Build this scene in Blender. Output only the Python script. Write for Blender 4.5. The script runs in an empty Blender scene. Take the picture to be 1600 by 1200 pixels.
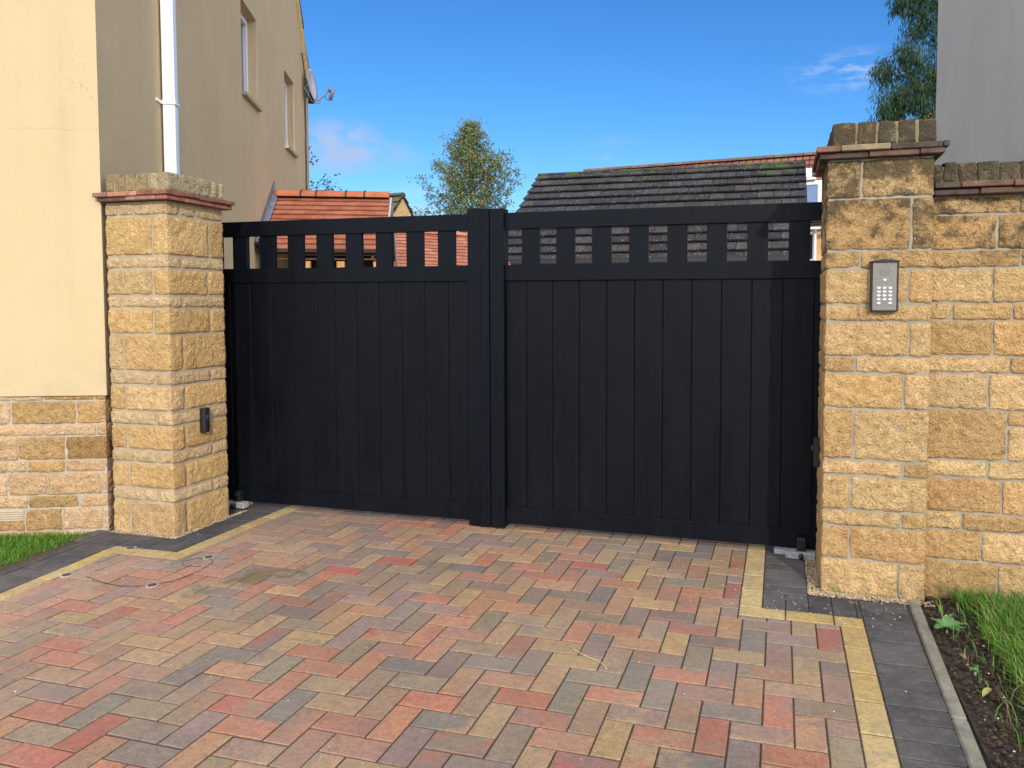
import bpy, math, random
from mathutils import Vector, Matrix, noise
rnd = random.Random(7)
scn = bpy.context.scene
COL = scn.collection
V = Vector
R = math.radians

# ------------------------------------------------------------------ materials
def new_mat(name):
    m = bpy.data.materials.new(name); m.use_nodes = True
    nt = m.node_tree; nt.nodes.clear()
    out = nt.nodes.new('ShaderNodeOutputMaterial'); b = nt.nodes.new('ShaderNodeBsdfPrincipled')
    nt.links.new(b.outputs[0], out.inputs[0])
    return m, nt, b
class NT:
    def __init__(s, nt): s.nt = nt
    def n(s, t, **k):
        x = s.nt.nodes.new(t)
        for a, v in k.items(): setattr(x, a, v)
        return x
    def l(s, a, b): s.nt.links.new(a, b)
    def pos(s):
        return s.n('ShaderNodeNewGeometry').outputs['Position']
    def noise(s, scale, detail=4, rough=.55, vec=None, stretch=None, dim='3D'):
        t = s.n('ShaderNodeTexNoise'); t.inputs['Scale'].default_value = scale
        t.inputs['Detail'].default_value = detail; t.inputs['Roughness'].default_value = rough
        v = vec or s.pos()
        if stretch:
            mp = s.n('ShaderNodeMapping'); mp.inputs['Scale'].default_value = stretch; s.l(v, mp.inputs[0]); v = mp.outputs[0]
        s.l(v, t.inputs['Vector']); return t.outputs['Fac']
    def ramp(s, f, pts):
        r = s.n('ShaderNodeValToRGB'); e = r.color_ramp.elements
        while len(e) < len(pts): e.new(.5)
        for i, (p, c) in enumerate(pts):
            e[i].position = p; e[i].color = (c, c, c, 1) if isinstance(c, (int, float)) else (*c, 1)
        s.l(f, r.inputs[0]); return r.outputs[0]
    def mix(s, f, a, b, mode='MIX'):
        m = s.n('ShaderNodeMix', data_type='RGBA', blend_type=mode)
        for sock, v in ((m.inputs['Factor'], f), (m.inputs['A'], a), (m.inputs['B'], b)):
            pass
        self_in = [m.inputs[0], m.inputs[6], m.inputs[7]]
        for sock, v in zip(self_in, (f, a, b)):
            if hasattr(v, 'is_linked') or hasattr(v, 'links'): s.l(v, sock)
            elif isinstance(v, (int, float)): sock.default_value = v if sock.type == 'VALUE' else (v, v, v, 1)
            else: sock.default_value = (*v, 1)
        return m.outputs[2]
    def math(s, op, a, b=None, c=None):
        m = s.n('ShaderNodeMath', operation=op)
        for i, v in enumerate((a, b, c)):
            if v is None: continue
            if isinstance(v, (int, float)): m.inputs[i].default_value = v
            else: s.l(v, m.inputs[i])
        return m.outputs[0]
    def bump(s, h, strength, dist, b, prev=None):
        x = s.n('ShaderNodeBump'); x.inputs['Strength'].default_value = strength; x.inputs['Distance'].default_value = dist
        s.l(h, x.inputs['Height'])
        if prev is not None: s.l(prev, x.inputs['Normal'])
        if b is not None: s.l(x.outputs[0], b.inputs['Normal'])
        return x.outputs[0]
    def attr(s, name='Col'):
        a = s.n('ShaderNodeAttribute'); a.attribute_name = name; return a.outputs['Color']
    def xyz(s, v=None):
        x = s.n('ShaderNodeSeparateXYZ'); s.l(v or s.pos(), x.inputs[0]); return x.outputs

def simple(name, col, rough=.6, metal=0, nscale=30, var=.25, bump=.0, bscale=80, spec=.5):
    m, nt, b = new_mat(name); T = NT(nt)
    f = T.noise(nscale, 5); d = tuple(c * (1 - var) for c in col); u = tuple(min(1, c * (1 + var)) for c in col)
    T.l(T.ramp(f, [(.3, d), (.7, u)]), b.inputs['Base Color'])
    b.inputs['Roughness'].default_value = rough; b.inputs['Metallic'].default_value = metal
    b.inputs['Specular IOR Level'].default_value = spec
    if bump: T.bump(T.noise(bscale, 4), bump, .01, b)
    return m
def col_mat(name, rough=.85, nscale=25, var=.3, bump=.4, bscale=90, bdist=.006, dark=None, extra=None, spec=.3, fine=None, chips=False):
    """base colour = Col attribute, broken up by noise"""
    m, nt, b = new_mat(name); T = NT(nt)
    c = T.attr()
    c = T.mix(1, c, T.ramp(T.noise(nscale, 6, .65), [(.28, 1 - var), (.72, 1 + var)]), 'MULTIPLY')
    if fine: c = T.mix(1, c, T.ramp(T.noise(fine[0], 3, .6), [(.3, 1 - fine[1]), (.7, 1 + fine[1])]), 'MULTIPLY')
    if extra: c = extra(T, c)
    T.l(c, b.inputs['Base Color'])
    b.inputs['Roughness'].default_value = rough; b.inputs['Specular IOR Level'].default_value = spec
    p = T.bump(T.noise(bscale, 5, .65), bump, bdist, None if chips else b)
    if chips:
        n2 = T.math('ABSOLUTE', T.math('SUBTRACT', T.noise(34, 5, .6), .5)); T.bump(n2, 1.0, .045, b, p)
    return m

def stone_extra(T, c):
    # pale pits and grains in cast stone
    v = T.n('ShaderNodeTexVoronoi'); v.inputs['Scale'].default_value = 170; T.l(T.pos(), v.inputs['Vector'])
    c = T.mix(T.math('MULTIPLY', T.ramp(v.outputs['Distance'], [(.12, 1.0), (.3, 0.0)]), .4), c, (.72, .58, .38))
    c = T.mix(T.math('MULTIPLY', T.ramp(T.noise(9, 5, .6), [(.52, 0.0), (.68, 1.0)]), .45), c, T.mix(1, c, (.72, .6, .5), 'MULTIPLY'))
    return c
def weather_extra(T, c):
    c = stone_extra(T, c)
    z = T.xyz()[2]
    h = T.n('ShaderNodeMapRange'); h.inputs[1].default_value = 1.4; h.inputs[2].default_value = 2.1; T.l(z, h.inputs[0])
    n = T.math('ADD', T.noise(14, 8, .72), T.math('MULTIPLY', h.outputs[0], .2))
    k = T.math('MULTIPLY', T.ramp(n, [(.54, 0.0), (.68, 1.0)]), T.ramp(h.outputs[0], [(0.02, 0.0), (.35, 1.0)]))
    c = T.mix(T.math('MULTIPLY', k, .85), c, (.075, .058, .034))
    # green growth near the soil
    g = T.n('ShaderNodeMapRange'); g.inputs[1].default_value = .1; g.inputs[2].default_value = 0; T.l(z, g.inputs[0])
    c = T.mix(T.math('MULTIPLY', T.math('MULTIPLY', g.outputs[0], T.ramp(T.noise(20, 5), [(.45, 0.0), (.6, 1.0)])), .6), c, (.16, .17, .07))
    return c
M = {}
M['stone'] = col_mat('rock_faced_stone', .9, 28, .22, .75, 130, .014, extra=stone_extra, fine=(200, .34), chips=True)
M['stone_weathered'] = col_mat('weathered_stone', .9, 28, .26, .8, 130, .014, extra=weather_extra, fine=(200, .36), chips=True)
M['mortar'] = col_mat('mortar', .95, 12, .18, .5, 140, .004)
M['brick_tile'] = col_mat('clay_tile_slips', .85, 20, .45, .5, 70, .005)

def plaster(name, base):
    m, nt, b = new_mat(name); T = NT(nt)
    c = T.mix(T.ramp(T.noise(1.3, 5, .6), [(.35, 0.0), (.7, 1.0)]), base, tuple(x * y for x, y in zip(base, (.9, .91, .86))))
    c = T.mix(T.math('MULTIPLY', T.ramp(T.noise(1, 5, .65, stretch=(7, 7, .35)), [(.5, 0.0), (.75, 1.0)]), .35), c, tuple(x * y for x, y in zip(base, (.78, .8, .76))))
    c = T.mix(1, c, T.ramp(T.noise(300, 2), [(.3, .93), (.7, 1.05)]), 'MULTIPLY')
    X = T.xyz()
    gz = T.n('ShaderNodeMapRange'); gz.inputs[1].default_value = 1.15; gz.inputs[2].default_value = .83; T.l(X[2], gz.inputs[0])
    c = T.mix(T.math('MULTIPLY', T.math('MULTIPLY', gz.outputs[0], T.ramp(T.noise(5, 6, .7), [(.4, 0.0), (.7, 1.0)])), .35), c, (.33, .27, .17))
    # hairline cracks and a blotched patch of dirt by the corner
    for z0, on in ((2.405, .9), (3.03, .35)):
        w = T.math('MULTIPLY', T.math('SUBTRACT', T.noise(5, 6, .7), .5), .07)
        d = T.math('ABSOLUTE', T.math('SUBTRACT', T.math('SUBTRACT', X[2], z0), w))
        k = T.math('MULTIPLY', T.ramp(d, [(.0012, 1.0), (.004, 0.0)]), T.ramp(T.noise(6, 3), [(.4, .15), (.6, 1.0)]))
        k = T.math('MULTIPLY', k, T.ramp(X[1], [(.0, 1.0), (.02, 0.0)]))
        c = T.mix(T.math('MULTIPLY', k, on * .55), c, (.3, .24, .14))
    vm = T.n('ShaderNodeVectorMath', operation='DISTANCE'); T.l(T.pos(), vm.inputs[0]); vm.inputs[1].default_value = (-2.29, -.73, 2.7)
    k = T.math('MULTIPLY', T.ramp(vm.outputs['Value'], [(.05, 1.0), (.32, 0.0)]), T.ramp(T.noise(60, 6, .75), [(.53, 0.0), (.62, 1.0)]))
    c = T.mix(T.math('MULTIPLY', k, .45), c, (.3, .26, .15))
    T.l(c, b.inputs['Base Color']); b.inputs['Roughness'].default_value = .93; b.inputs['Specular IOR Level'].default_value = .2
    p = T.bump(T.noise(230, 4, .7), .5, .004, None)
    T.bump(T.noise(3, 3), .35, .02, b, p)
    return m
M['render'] = plaster('cream_render', (.605, .465, .28))
M['render_grey'] = plaster('grey_render', (.56, .525, .465))
M['white'] = simple('white_plastic', (.82, .82, .82), .35, var=.04, nscale=6)
M['sill'] = simple('sill_stone', (.42, .36, .28), .8, var=.15)
M['glass'] = simple('dark_glass', (.03, .04, .05), .05, var=.1, spec=.8)
M['roof_slate'] = simple('dark_roof', (.06, .055, .05), .85, var=.5, nscale=14, bump=.4)

def gate_mat(name, base, rough):
    m, nt, b = new_mat(name); T = NT(nt)
    n = T.noise(1, 6, .6, stretch=(60, 60, 2.2))
    T.l(T.mix(T.ramp(n, [(.35, 0.0), (.65, 1.0)]), tuple(x * .8 for x in base), tuple(x * 1.25 for x in base)), b.inputs['Base Color'])
    T.l(T.ramp(T.noise(2.2, 6, .65, stretch=(2.5, 1, .8)), [(.35, rough - .14), (.7, rough + .14)]), b.inputs['Roughness'])
    z_ = T.n('ShaderNodeMapRange'); z_.inputs[1].default_value = .34; z_.inputs[2].default_value = .02; T.l(T.xyz()[2], z_.inputs[0])
    dk = T.math('MULTIPLY', T.math('MULTIPLY', z_.outputs[0], T.ramp(T.noise(35, 6, .75), [(.5, 0.0), (.68, 1.0)])), .03)
    bc = b.inputs['Base Color'].links[0].from_socket; T.l(T.mix(dk, bc, (.16, .13, .10)), b.inputs['Base Color'])
    b.inputs['Specular IOR Level'].default_value = .16
    p = T.bump(n, .25, .0015, None)
    T.bump(T.noise(450, 2), .2, .0006, b, p)
    return m
M['gate'] = gate_mat('black_powder_coat', (.0015, .0030, .006), .5)
M['gate_board'] = gate_mat('black_board', (.0024, .0032, .0055), .5)
M['black'] = simple('black_plastic', (.012, .012, .013), .35, var=.1)
M['rubber'] = simple('cable_black', (.02, .02, .02), .6, var=.1)
M['steel'] = simple('brushed_steel', (.20, .19, .165), .5, .35, 60, .12, bump=.1, bscale=300)
M['galv'] = simple('galvanised_steel', (.40, .39, .37), .6, .35, 50, .3)
M['key'] = simple('pale_keys', (.72, .73, .82), .35, var=.03)
M['lead'] = simple('lead', (.22, .24, .27), .6, .3, 12, .2)
M['dish'] = simple('dish_grey', (.42, .40, .42), .5, var=.08)
M['wood'] = simple('new_timber', (.62, .33, .13), .7, var=.25, nscale=22, bump=.2)
M['wood_dark'] = simple('dark_timber', (.035, .022, .015), .8, var=.3)
M['buff'] = simple('buff_wall', (.52, .36, .17), .9, var=.2, nscale=12, bump=.3, bscale=60)

def paver_extra(T, c):
    c = T.mix(T.ramp(T.noise(11, 6, .65), [(.43, 0.0), (.57, 1.0)]), c, T.mix(1, T.attr('Col2'), T.ramp(T.noise(40, 6, .65), [(.28, .75), (.72, 1.25)]), 'MULTIPLY'))
    c = T.mix(T.math('MULTIPLY', T.ramp(T.noise(62, 5, .85), [(.57, 0.0), (.63, 1.0)]), .5), c, (.085, .07, .06))
    v = T.noise(130, 3, .7)
    c = T.mix(T.math('MULTIPLY', T.ramp(T.noise(10, 7, .7), [(.48, 0.0), (.66, 1.0)]), .5), c, T.mix(.5, c, (.16, .15, .145)))
    c = T.mix(T.math('MULTIPLY', T.ramp(T.noise(27, 8, .78), [(.52, 0.0), (.64, 1.0)]), .42), c, (.12, .10, .085))
    c = T.mix(T.math('MULTIPLY', T.ramp(T.noise(110, 8, .8), [(.53, 0.0), (.62, 1.0)]), .6), c, (.075, .06, .05))
    c = T.mix(T.math('MULTIPLY', T.ramp(T.noise(16, 6, .7), [(.5, 0.0), (.72, 1.0)]), .4), c, (.17, .15, .12))
    c = T.mix(T.math('MULTIPLY', T.ramp(v, [(.7, 0.0), (.78, 1.0)]), .5), c, (.55, .5, .42))
    # dusty pale bloom and wet oily stain
    c = T.mix(T.math('MULTIPLY', T.ramp(T.noise(1.6, 5, .6), [(.45, 0.0), (.75, 1.0)]), .22), c, (.42, .34, .28))
    def blob(p, r0, r1, nz, lo, hi, colr, amt, c):
        vm = T.n('ShaderNodeVectorMath', operation='DISTANCE'); T.l(T.pos(), vm.inputs[0]); vm.inputs[1].default_value = p
        w = T.math('ADD', vm.outputs['Value'], T.math('MULTIPLY', T.math('SUBTRACT', T.noise(nz, 5, .65), .5), .5))
        return T.mix(T.math('MULTIPLY', T.ramp(w, [(r0, 1.0), (r1, 0.0)]), amt), c, colr)
    c = blob((-.84, -1.1, 0), .06, .13, 9, 0, 0, (.13, .095, .04), .75, c)
    c = blob((-.72, -1.0, 0), .03, .08, 12, 0, 0, (.10, .09, .05), .65, c)
    c = blob((-.95, -1.35, 0), .02, .08, 12, 0, 0, (.16, .12, .08), .6, c)
    c = blob((1.95, -2.05, 0), .0, .05, 30, 0, 0, (.6, .6, .6), .6, c)
    return c
def mk_paver():
    m = col_mat('block_paving', .8, 40, .26, .8, 260, .004, extra=paver_extra, spec=.35, fine=(240, .42)); return m
M['paver'] = mk_paver()
M['paver'].node_tree.nodes['Principled BSDF'].inputs['Roughness'].default_value = .72
M['sand'] = simple('jointing_sand', (.065, .046, .030), .95, var=.4, nscale=60, bump=.5, bscale=200)
M['kerb'] = simple('concrete_kerb', (.185, .175, .135), .9, var=.3, nscale=18, bump=.4, bscale=120)
M['soil'] = simple('dark_soil', (.035, .022, .014), .95, var=.6, nscale=35, bump=1, bscale=45)
M['ground'] = simple('ground_far', (.12, .12, .09), .95, var=.3, nscale=.6)
M['turf'] = simple('turf_base', (.06, .11, .02), .95, var=.5, nscale=30, bump=1, bscale=60)
M['yard'] = simple('yard_surface', (.20, .18, .15), .95, var=.3, nscale=8, bump=.3)

def leaf_mat(name, rough=.55, trans=.25):
    m, nt, b = new_mat(name); T = NT(nt)
    c = T.attr(); T.l(c, b.inputs['Base Color']); b.inputs['Roughness'].default_value = rough
    b.inputs['Specular IOR Level'].default_value = .3
    tr = T.n('ShaderNodeBsdfTranslucent'); T.l(c, tr.inputs[0])
    mx = T.n('ShaderNodeMixShader'); mx.inputs[0].default_value = trans
    T.l(b.outputs[0], mx.inputs[1]); T.l(tr.outputs[0], mx.inputs[2])
    o = [x for x in nt.nodes if x.type == 'OUTPUT_MATERIAL'][0]; T.l(mx.outputs[0], o.inputs[0])
    return m
M['leaf'] = leaf_mat('foliage')
M['grass'] = leaf_mat('grass_blades', .6, .35)
M['bark'] = simple('bark', (.10, .075, .05), .9, var=.4, nscale=10)
M['birch'] = simple('birch_bark', (.42, .38, .32), .8, var=.4, nscale=8)
M['pebble'] = col_mat('pebbles', .85, 60, .25, .3, 200, .002)

def tile_extra_red(T, c):
    return T.mix(T.math('MULTIPLY', T.ramp(T.noise(5, 6, .7), [(.5, 0.0), (.7, 1.0)]), .35), c, (.16, .09, .06))
def tile_extra_grey(T, c):
    v = T.n('ShaderNodeTexVoronoi'); v.inputs['Scale'].default_value = 13; T.l(T.pos(), v.inputs['Vector'])
    k = T.math('MULTIPLY', T.ramp(v.outputs['Distance'], [(.12, .75), (.26, 0.0)]), T.ramp(T.noise(7, 5, .7), [(.42, 0.0), (.55, 1.0)]))
    c = T.mix(T.math('MULTIPLY', k, .75), c, (.42, .41, .38))
    c = T.mix(T.math('MULTIPLY', T.ramp(T.noise(30, 6, .8), [(.6, 0.0), (.72, 1.0)]), .5), c, (.3, .29, .27))
    z = T.xyz()[2]; h = T.n('ShaderNodeMapRange'); h.inputs[1].default_value = 4.05; h.inputs[2].default_value = 4.6; T.l(z, h.inputs[0])
    n = T.math('ADD', T.noise(2.6, 6, .75), T.math('MULTIPLY', h.outputs[0], .12))
    k = T.math('MULTIPLY', T.ramp(n, [(.62, 0.0), (.67, 1.0)]), T.ramp(h.outputs[0], [(0, 0.0), (.4, 1.0)]))
    return T.mix(k, c, (.05, .09, .015))
M['tile_red'] = col_mat('red_roof_tiles', .8, 6, .2, .3, 40, .005, extra=tile_extra_red)
M['tile_grey'] = col_mat('grey_roof_tiles', .9, 6, .3, .4, 60, .006, extra=tile_extra_grey)

# ------------------------------------------------------------------ mesh builder
class MB:
    def __init__(s): s.v = []; s.f = []; s.c = []
    def add(s, vs, fs, col=(.5, .5, .5)):
        o = len(s.v); s.v += [tuple(p) for p in vs]
        for f in fs:
            s.f.append(tuple(i + o for i in f))
            s.c.append(col)
    def box(s, lo, hi, col=(.5, .5, .5), bev=0, xf=None):
        (x0, y0, z0), (x1, y1, z1) = lo, hi
        if bev <= 0:
            vs = [(x, y, z) for z in (z0, z1) for y in (y0, y1) for x in (x0, x1)]
            fs = [(0, 2, 3, 1), (4, 5, 7, 6), (0, 1, 5, 4), (2, 6, 7, 3), (0, 4, 6, 2), (1, 3, 7, 5)]
        else:
            b = bev; vs = []; idx = {}
            for sx in (0, 1):
                for sy in (0, 1):
                    for sz in (0, 1):
                        X = (x0, x1)[sx]; Y = (y0, y1)[sy]; Z = (z0, z1)[sz]
                        dx = b if sx == 0 else -b; dy = b if sy == 0 else -b; dz = b if sz == 0 else -b
                        for k, p in enumerate(((X, Y + dy, Z + dz), (X + dx, Y, Z + dz), (X + dx, Y + dy, Z))):
                            idx[(sx, sy, sz, k)] = len(vs); vs.append(p)
            I = lambda a, b_, c, k: idx[(a, b_, c, k)]
            fs = []
            for q in (0, 1):
                fs.append([I(q, 0, 0, 0), I(q, 1, 0, 0), I(q, 1, 1, 0), I(q, 0, 1, 0)][::(1 if q else -1)])
                fs.append([I(0, q, 0, 1), I(1, q, 0, 1), I(1, q, 1, 1), I(0, q, 1, 1)][::(-1 if q else 1)])
                fs.append([I(0, 0, q, 2), I(1, 0, q, 2), I(1, 1, q, 2), I(0, 1, q, 2)][::(1 if q else -1)])
            for a in (0, 1):
                for c in (0, 1):
                    e = [I(a, c, 0, 0), I(a, c, 1, 0), I(a, c, 1, 1), I(a, c, 0, 1)]; fs.append(e[::(1 if a == c else -1)])
                    e = [I(a, 0, c, 0), I(a, 1, c, 0), I(a, 1, c, 2), I(a, 0, c, 2)]; fs.append(e[::(-1 if a == c else 1)])
                    e = [I(0, a, c, 1), I(1, a, c, 1), I(1, a, c, 2), I(0, a, c, 2)]; fs.append(e[::(1 if a == c else -1)])
                    for d in (0, 1):
                        e = [I(a, c, d, 0), I(a, c, d, 1), I(a, c, d, 2)]; fs.append(e[::(1 if (a + c + d) % 2 else -1)])
        if xf: vs = [xf(V(p)) for p in vs]
        s.add(vs, fs, col)
    def tube(s, pts, r, n=8, col=(.5, .5, .5), r2=None, cap=True):
        pts = [V(p) for p in pts]; m = len(pts); rings = []
        for i, p in enumerate(pts):
            t = (pts[min(i + 1, m - 1)] - pts[max(i - 1, 0)]).normalized()
            a = V((0, 0, 1)) if abs(t.z) < .9 else V((1, 0, 0))
            u = t.cross(a).normalized(); w = t.cross(u)
            rr = r if r2 is None else r + (r2 - r) * i / (m - 1)
            rings.append([p + (u * math.cos(2 * math.pi * k / n) + w * math.sin(2 * math.pi * k / n)) * rr for k in range(n)])
        vs = [q for g in rings for q in g]; fs = []
        for i in range(m - 1):
            for k in range(n):
                fs.append((i * n + k, i * n + (k + 1) % n, (i + 1) * n + (k + 1) % n, (i + 1) * n + k))
        if cap: fs += [tuple(range(n))[::-1], tuple((m - 1) * n + k for k in range(n))]
        s.add(vs, fs, col)
    def quad(s, a, b, c, d, col=(.5, .5, .5)): s.add([a, b, c, d], [(0, 1, 2, 3)], col)
    def prism(s, poly, z0, z1, col=(.5, .5, .5), xf=None):
        n = len(poly); vs = [(x, y, z0) for x, y in poly] + [(x, y, z1) for x, y in poly]
        fs = [tuple(range(n))[::-1], tuple(range(n, 2 * n))] + [(i, (i + 1) % n, n + (i + 1) % n, n + i) for i in range(n)]
        if xf: vs = [xf(V(p)) for p in vs]
        s.add(vs, fs, col)
    def stone(s, lo, hi, res=.0095, r=.006, amp=.006, bulge=.003, seed=0, col=(.5, .5, .5), xf=None, skip=()):
        """a rock-faced block: rounded box whose surface is broken up with noise"""
        lo = V(lo); hi = V(hi); sz = hi - lo; n = [max(3, int(round(sz[i] / res))) for i in range(3)]
        r = min(r, min(sz) * .45); idx = {}; vs = []; fs = []
        cen = (lo + hi) / 2; off = V((seed * 3.17, seed * 1.3, -seed * 2.1))
        def vert(i, j, k):
            key = (i, j, k)
            if key in idx: return idx[key]
            p = V((lo.x + sz.x * i / n[0], lo.y + sz.y * j / n[1], lo.z + sz.z * k / n[2]))
            q = V([min(max(p[a], lo[a] + r), hi[a] - r) for a in range(3)])
            d = p - q
            nn = d.normalized() if d.length > 1e-6 else V((0, 0, 0))
            f1 = abs(noise.noise(p * 19 + off)) * 2 - .5
            h = noise.noise(p * 8 + off) * amp * .7 - f1 * amp * .75 + noise.noise(p * 42 + off) * amp * .55 - abs(noise.noise(p * 75 - off)) * amp * .5
            e = min([1] + [min(p[a] - lo[a], hi[a] - p[a]) / .018 for a in range(3) if abs(nn[a]) < .5])
            h += bulge * max(0, min(1, e))
            p2 = q + nn * (r + h)
            idx[key] = len(vs); vs.append(p2); return idx[key]
        for ax in range(3):
            a, b = [(1, 2), (2, 0), (0, 1)][ax]
            for side in (0, 1):
                if (ax, side) in skip: continue
                for i in range(n[a]):
                    for j in range(n[b]):
                        def K(ii, jj):
                            t = [0, 0, 0]; t[ax] = n[ax] if side else 0; t[a] = ii; t[b] = jj; return vert(*t)
                        f = [K(i, j), K(i + 1, j), K(i + 1, j + 1), K(i, j + 1)]
                        fs.append(tuple(f if side else f[::-1]))
        if xf: vs = [xf(p) for p in vs]
        s.add(vs, fs, col)
    def build(s, name, mat, parent=None, smooth=False, props=None, origin=None):
        root = parent; org = V((0, 0, 0))
        if parent is not None:
            while root.parent: root = root.parent
            org = root.location.copy()
        else:
            if origin is None:
                xs = [p[0] for p in s.v]; ys = [p[1] for p in s.v]; zs = [p[2] for p in s.v]
                org = V(((min(xs) + max(xs)) / 2, (min(ys) + max(ys)) / 2, min(zs)))
            else: org = V(origin)
        me = bpy.data.meshes.new(name)
        me.from_pydata([(p[0] - org.x, p[1] - org.y, p[2] - org.z) for p in s.v], [], s.f)
        at = me.color_attributes.new('Col', 'FLOAT_COLOR', 'CORNER')
        arr = []
        for f, c in zip(s.f, s.c):
            if isinstance(c[0], (tuple, list)):
                for q in c: arr += [q[0], q[1], q[2], 1.]
            else: arr += [c[0], c[1], c[2], 1.] * len(f)
        at.data.foreach_set('color', arr)
        if getattr(s, 'c2', None) and len(s.c2) == len(s.f):
            a2 = me.color_attributes.new('Col2', 'FLOAT_COLOR', 'CORNER'); ar = []
            for f, c in zip(s.f, s.c2): ar += [c[0], c[1], c[2], 1.] * len(f)
            a2.data.foreach_set('color', ar)
        me.materials.append(M[mat] if isinstance(mat, str) else mat)
        if smooth: me.polygons.foreach_set('use_smooth', [True] * len(me.polygons))
        me.update()
        o = bpy.data.objects.new(name, me); COL.objects.link(o)
        if parent is not None: o.parent = parent
        if parent is None: o.location = org
        if props: 
            for k, v in props.items(): o[k] = v
        return o
def empty(name, loc, label, cat, group=None):
    o = bpy.data.objects.new(name, None); COL.objects.link(o); o.location = loc; o.empty_display_size = .2
    o['label'] = label; o['category'] = cat
    if group: o['group'] = group
    return o
def P(label, cat, group=None):
    d = dict(label=label, category=cat)
    if group: d['group'] = group
    return d
def jit(c, a=.12, r=rnd):
    k = 1 + r.uniform(-a, a); return tuple(max(0, min(1, x * k * (1 + r.uniform(-a * .2, a * .2)))) for x in c)

# ------------------------------------------------------------------ frames of the house on the left
HC = V((-2.207, -.698, 0)); SD = V((-.439, .898, 0)).normalized(); FD = V((-.932, -.362, 0)).normalized()
SN = V((SD.y, -SD.x, 0))            # outward normal of the side wall (to the right)
FN = V((FD.y, -FD.x, 0))
if FN.y > 0: FN = -FN               # outward normal of the front wall (to the street)
def HF(a, z, out=0): return HC + FD * a + FN * out + V((0, 0, z))     # point on the front wall
def HS(s_, z, out=0): return HC + SD * s_ + SN * out + V((0, 0, z))   # point on the side wall

# =================================================================== STONE PILLARS
LST = [(.66, .42, .175), (.70, .455, .205), (.62, .39, .16), (.71, .45, .185), (.68, .45, .215)]
LPALE = [(.70, .50, .27), (.67, .475, .255)]
RST = [(.68, .43, .185), (.72, .475, .22), (.63, .39, .16), (.70, .46, .21), (.57, .35, .145), (.68, .41, .17)]
PST = [(.70, .45, .24), (.60, .36, .15), (.74, .49, .28), (.52, .32, .13), (.72, .51, .30)]

def ranges(a, b, joints, gap):
    xs = [a] + sorted(joints) + [b]
    return [(xs[i] + (gap / 2 if i else 0), xs[i + 1] - (gap / 2 if i < len(xs) - 2 else 0)) for i in range(len(xs) - 1)]

# ---- left pillar
LX0, LX1, LY0, LY1 = -2.185, -1.737, -.69, -.25
lz = [0, .194, .273, .426, .502, .652, .737, .892, .974, 1.194, 1.35, 1.424, 1.582, 1.658, 1.893, 1.973]
ljf = [[-2.064], [-1.846], [-2.064], [-1.85], [-2.066], [-1.849], [-2.072], [-1.855], [-2.08], [-1.852], [-2.078], [-1.847], [-2.082], [-1.844], [-2.09, -1.978]]
ljr = [[-.592], [-.379], [-.591], [-.378], [-.591], [-.384], [-.588], [-.38], [-.593], [-.373], [-.591], [-.385], [-.59], [-.37], [-.60, -.475]]
pl = empty('stone_pillar', ((LX0 + LX1) / 2, (LY0 + LY1) / 2, 0), 'pale honey stone gate pillar standing against the cream house corner', 'pillar', 'stone gate pillars')
def pillar(root, x0, x1, y0, y1, zs, jf, js, corner_right, pal, pale, mat, gap, mcol, seed, AMP=.0065):
    mb = MB(); mo = MB(); rr = random.Random(seed); D = .0045
    zz = 0
    mo.box((x0 + D, y0 + D, -.02), (x1 - D, y1 - D, zs[-1] + .002), mcol)
    for k in range(len(zs) - 1):
        z0 = zs[k] + (gap / 2 if k else -.01); z1 = zs[k + 1] - gap / 2
        thin = zs[k + 1] - zs[k] < .1
        pc = pale if (thin and pale) else pal
        j = sorted(jf[k]); jr = sorted(js[k])     # jr: y joints on the side face, ascending away
        fr = ranges(x0, x1, j, gap)
        # front stones; the one touching the visible side corner wraps round it
        for i, (a, b) in enumerate(fr):
            wrap = (i == len(fr) - 1) if corner_right else (i == 0)
            dep = (jr[0] - gap / 2) if wrap else y0 + .1
            mb.stone((a, y0, z0), (b, dep, z1), col=jit(rr.choice(pc), .09, rr), seed=rr.random() * 50, amp=AMP, bulge=.003)
        for i in range(len(jr)):
            a = jr[i] + gap / 2; b = (jr[i + 1] - gap / 2) if i + 1 < len(jr) else y1
            if corner_right: xa, xb = x1 - .12, x1
            else: xa, xb = x0, x0 + .12
            mb.stone((xa, a, z0), (xb, b, z1), col=jit(rr.choice(pc), .09, rr), seed=rr.random() * 50, amp=AMP, bulge=.003)
        # the hidden side and the back keep the same courses
        xa, xb = (x0, x0 + .09) if corner_right else (x1 - .09, x1)
        mb.stone((xa, y0 + .105, z0), (xb, y1, z1), res=.03, col=jit(rr.choice(pc), .09, rr), seed=rr.random() * 50)
        mb.stone((x0 + .125, y1 - .09, z0), (x1 - .125, y1, z1), res=.03, col=jit(rr.choice(pc), .09, rr), seed=rr.random() * 50)
    mo.build('mortar_core', 'mortar', root); mb.build('stone_blocks', mat, root, smooth=True)
pillar(pl, LX0, LX1, LY0, LY1, lz, ljf, ljr, True, LST, LPALE, 'stone', .02, (.40, .31, .20), 3, .0048)

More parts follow.
